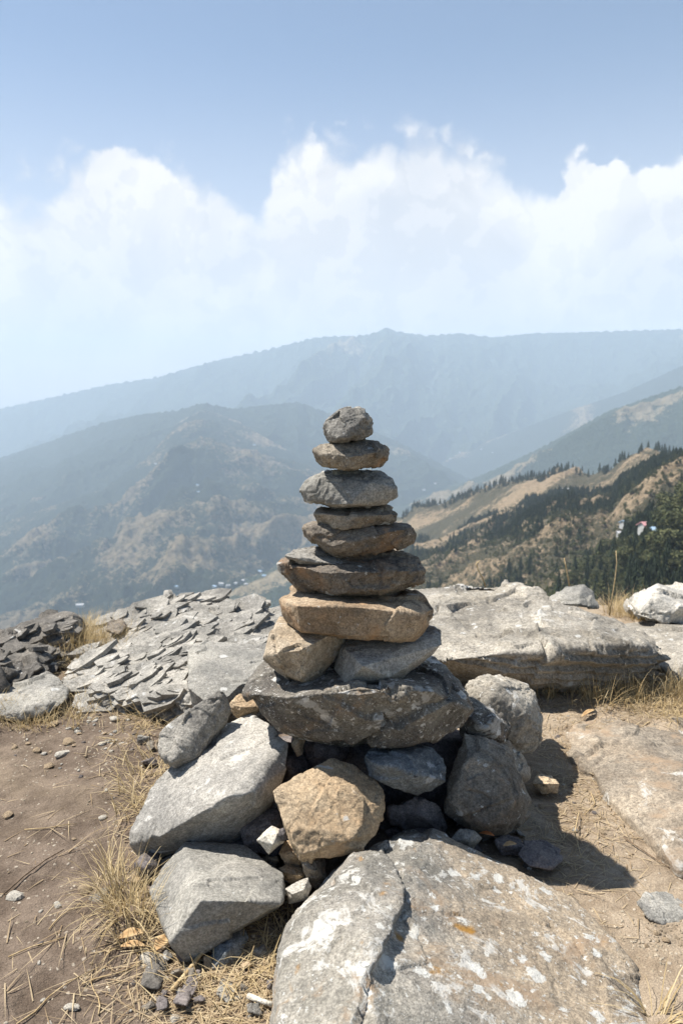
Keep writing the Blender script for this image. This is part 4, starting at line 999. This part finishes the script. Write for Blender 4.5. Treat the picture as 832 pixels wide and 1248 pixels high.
house(690,584,11,7,4,WHITR,'lone pale house among skyline trees on the spur crest',.1)
bpy.context.view_layer.update()
dg = bpy.context.evaluated_depsgraph_get()
def cast(px, py, names):
    d = Vector(P(px, py, 3.0))-Vector((0,0,H)); d.normalize(); best = None
    for nme in names:
        o_ = bpy.data.objects[nme]; ok, loc, no, idx = o_.ray_cast(Vector((0,0,H)), d)
        if ok and (best is None or loc.length < best.length): best = loc
    return best
MN = ['left_near_mountain','dark_valley_spur','left_mountain_ridge','right_mountain_ridge','far_mountain_range','right_far_ridge']
k = 0
rh = random.Random(9)
spots = [(98,740,22),(190,566,14),(241,592,12),(242,600,10),(215,716,12),(310,543,14),(262,716,12),(270,713,14),(278,715,12),(287,712,12),(296,709,14),(300,713,10),(317,698,16),(322,703,11),(255,722,10),(510,640,18),(522,628,14),(516,598,18),(530,590,16),(548,560,18),(560,552,18),(586,548,16),(600,552,16)]
for px, py, w in spots:
    v = cast(px, py, MN)
    if v is None: continue
    right_ = px > 400
    house(0,0,w,w*.6,w*.35,rh.choice([WHITR,WHITR,BLUER]), 'tiny pale house in the hazy valley at right of the cairn' if right_ else 'tiny white house on the hazy left mountainside', rh.uniform(-.5,.5), 'far houses right of the cairn' if right_ else 'far houses on the left mountainside', v, False)

# ------------------------------------------------------------------ haze
V, Fc = boxm(-14000,14000,-200,14000,-1260,1150)
hz = link('haze', mesh_from(V, Fc, 'haze')); tag(hz, 'pale blue haze filling the valley air', 'haze', kind='stuff')
m = bpy.data.materials.new('haze_air'); m.use_nodes = True; nt = m.node_tree; nt.nodes.clear()
pv = nt.nodes.new('ShaderNodeVolumePrincipled'); pv.inputs['Color'].default_value = (.70,.85,1,1); pv.inputs['Density'].default_value = 1.35e-4; pv.inputs['Anisotropy'].default_value = .0
mo = nt.nodes.new('ShaderNodeOutputMaterial'); nt.links.new(pv.outputs[0], mo.inputs['Volume']); hz.data.materials.append(m)

# ------------------------------------------------------------------ sun, sky
SUNV = Vector((-.56,.17,.97)).normalized()
sd = bpy.data.lights.new('sun', 'SUN'); sd.energy = 5.0; sd.angle = math.radians(.5); sd.color = (1,.96,.91)
so = bpy.data.objects.new('sun', sd); C.objects.link(so); so.rotation_euler = SUNV.to_track_quat('Z','Y').to_euler(); so.location = (-5,1,8)
w = bpy.data.worlds.new('World'); SC.world = w; t = NT(w)
el = math.asin(SUNV.z); rot = math.atan2(SUNV.x, SUNV.y)
tc = t.n('TexCoord').outputs['Generated']
sx = t.n('SeparateXYZ'); t.put(sx, 0, tc)
zc = t.math('MAXIMUM', sx.outputs[2], .012)
cv = t.n('CombineXYZ'); t.put(cv,0,sx.outputs[0]); t.put(cv,1,sx.outputs[1]); t.put(cv,2,zc)
sky = t.n('TexSky', sky_type='NISHITA'); sky.sun_disc = False; sky.sun_elevation = el; sky.sun_rotation = rot; sky.altitude = 1800; sky.air_density = 1.0; sky.dust_density = 1.0; sky.ozone_density = 1.0
t.put(sky, 0, t.vmath('NORMALIZE', cv.outputs[0]))
az = t.n('Math', operation='ARCTAN2'); t.put(az,0,sx.outputs[0]); t.put(az,1,sx.outputs[1]); az = az.outputs[0]
eln = t.math('ARCSINE', sx.outputs[2])
cc = t.n('CombineXYZ'); t.put(cc,0,az); t.put(cc,1,eln); dirv = cc.outputs[0]
top = [(0,228),(60,212),(100,190),(170,180),(220,184),(265,206),(292,246),(312,262),(335,202),(370,172),(410,166),(470,148),(515,152),(545,180),(590,196),(625,194),(670,222),(700,196),(740,200),(790,192),(832,186)]
pts = []
A0, A1 = -.45, .45; E0, E1 = 0.0, .5
for px, py in top:
    x, y, z = P(px, py, 1.0); z -= H
    pts.append(((math.atan2(x, y)-A0)/(A1-A0), (math.atan2(z, math.hypot(x,y))-E0)/(E1-E0)))
fc = t.n('FloatCurve'); cm = fc.mapping.curves[0]
while len(cm.points) > 2: cm.points.remove(cm.points[1])
cm.points[0].location = (0, pts[0][1]); cm.points[1].location = (1, pts[-1][1])
for p in pts: cm.points.new(*p)
fc.mapping.update()
t.put(fc, 'Value', t.math('DIVIDE', t.math('SUBTRACT', az, A0), A1-A0, clamp=True))
topel = t.math('MULTIPLY_ADD', fc.outputs[0], E1-E0, E0)
class NT2(NT):
    def noise(s, *a, **k):
        o_ = NT.noise(s, *a, **k); o_.node.noise_dimensions = '2D'; return o_
t.__class__ = NT2
n1 = t.noise(dirv, 7, 6, .6, 0.0)
def billow(p):
    wv_ = t.vmath('ADD', p, t.vmath('SCALE', t.noise(p, 16, 5, .6, 0, True), scale=.06))
    r_ = None
    for sc_, am in ((9, .52), (21, .28), (47, .20)):
        vo = t.n('TexVoronoi', feature='SMOOTH_F1', voronoi_dimensions='2D'); t.put(vo,'Vector',wv_); t.put(vo,'Scale',sc_); t.put(vo,'Smoothness',.35)
        a_ = t.math('MULTIPLY', vo.outputs['Distance'], am); r_ = a_ if r_ is None else t.math('ADD', r_, a_)
    return t.math('SUBTRACT', .5, r_)
bl = billow(dirv); bl2 = billow(t.vmath('ADD', dirv, (-.016,.020,0)))
edge = t.math('SUBTRACT', topel, eln)
edge = t.math('ADD', edge, t.math('MULTIPLY', t.math('SUBTRACT', bl, .06), .125))
edge = t.math('ADD', edge, t.math('MULTIPLY', t.math('SUBTRACT', n1, .5), .05))
wisp = t.ss(t.noise(t.vmath('ADD', dirv, (9,4,2)), 5, 3, .5), .42, .62)
mask_ = t.ss(edge, t.math('MULTIPLY', wisp, -.008), t.math('MULTIPLY_ADD', wisp, .026, .012))
front = t.ss(t.math('ABSOLUTE', az), 1.1, .55)
shade = t.noise(t.vmath('ADD', dirv, (2,9,4)), 5, 6, .55, .4)
lit = t.ss(t.math('SUBTRACT', bl, bl2), -.03, .045)
body = t.math('ADD', t.math('MULTIPLY', lit, .38), t.math('MULTIPLY', t.ss(shade, .40, .62), .70), clamp=True)
ccol = t.mix(body, (6.1,5.9,5.95), (8.5,7.95,7.5))
hzc = t.ss(eln, .17, .0)
skyc = t.mix(t.math('MULTIPLY', front, t.ss(eln, .42, .03, 0, .75)), sky.outputs[0], (7.1,6.8,6.9))
ccol = t.mix(t.math('MULTIPLY', hzc, .6), ccol, (8.3,7.3,6.7))
fin = t.mix(t.math('MULTIPLY', t.math('MULTIPLY', front, mask_), t.ss(n1, .2, .5, .82, 1.0)), skyc, ccol)
bg = t.n('Background'); t.put(bg,0,fin); t.put(bg,1,.07)
wo = t.n('OutputWorld'); t.t.links.new(bg.outputs[0], wo.inputs[0])

# ------------------------------------------------------------------ camera, settings
cd = bpy.data.cameras.new('camera'); co_ = bpy.data.objects.new('camera', cd); C.objects.link(co_); SC.camera = co_
cd.sensor_fit = 'VERTICAL'; cd.sensor_height = 36; cd.lens = 27; cd.clip_start = .05; cd.clip_end = 60000
co_.location = (0,0,H); co_.rotation_euler = (math.pi/2-TH, 0, 0)
cd.dof.use_dof = True; cd.dof.focus_distance = 1.72; cd.dof.aperture_fstop = 7.1
SC.view_settings.view_transform = 'Standard'; SC.view_settings.look = 'None'; SC.view_settings.exposure = 0.93; SC.view_settings.gamma = 1
SC.render.engine = 'CYCLES'; SC.cycles.use_denoising = True
SC.cycles.max_bounces = 4; SC.cycles.diffuse_bounces = 2; SC.cycles.transparent_max_bounces = 4; SC.cycles.volume_bounces = 1
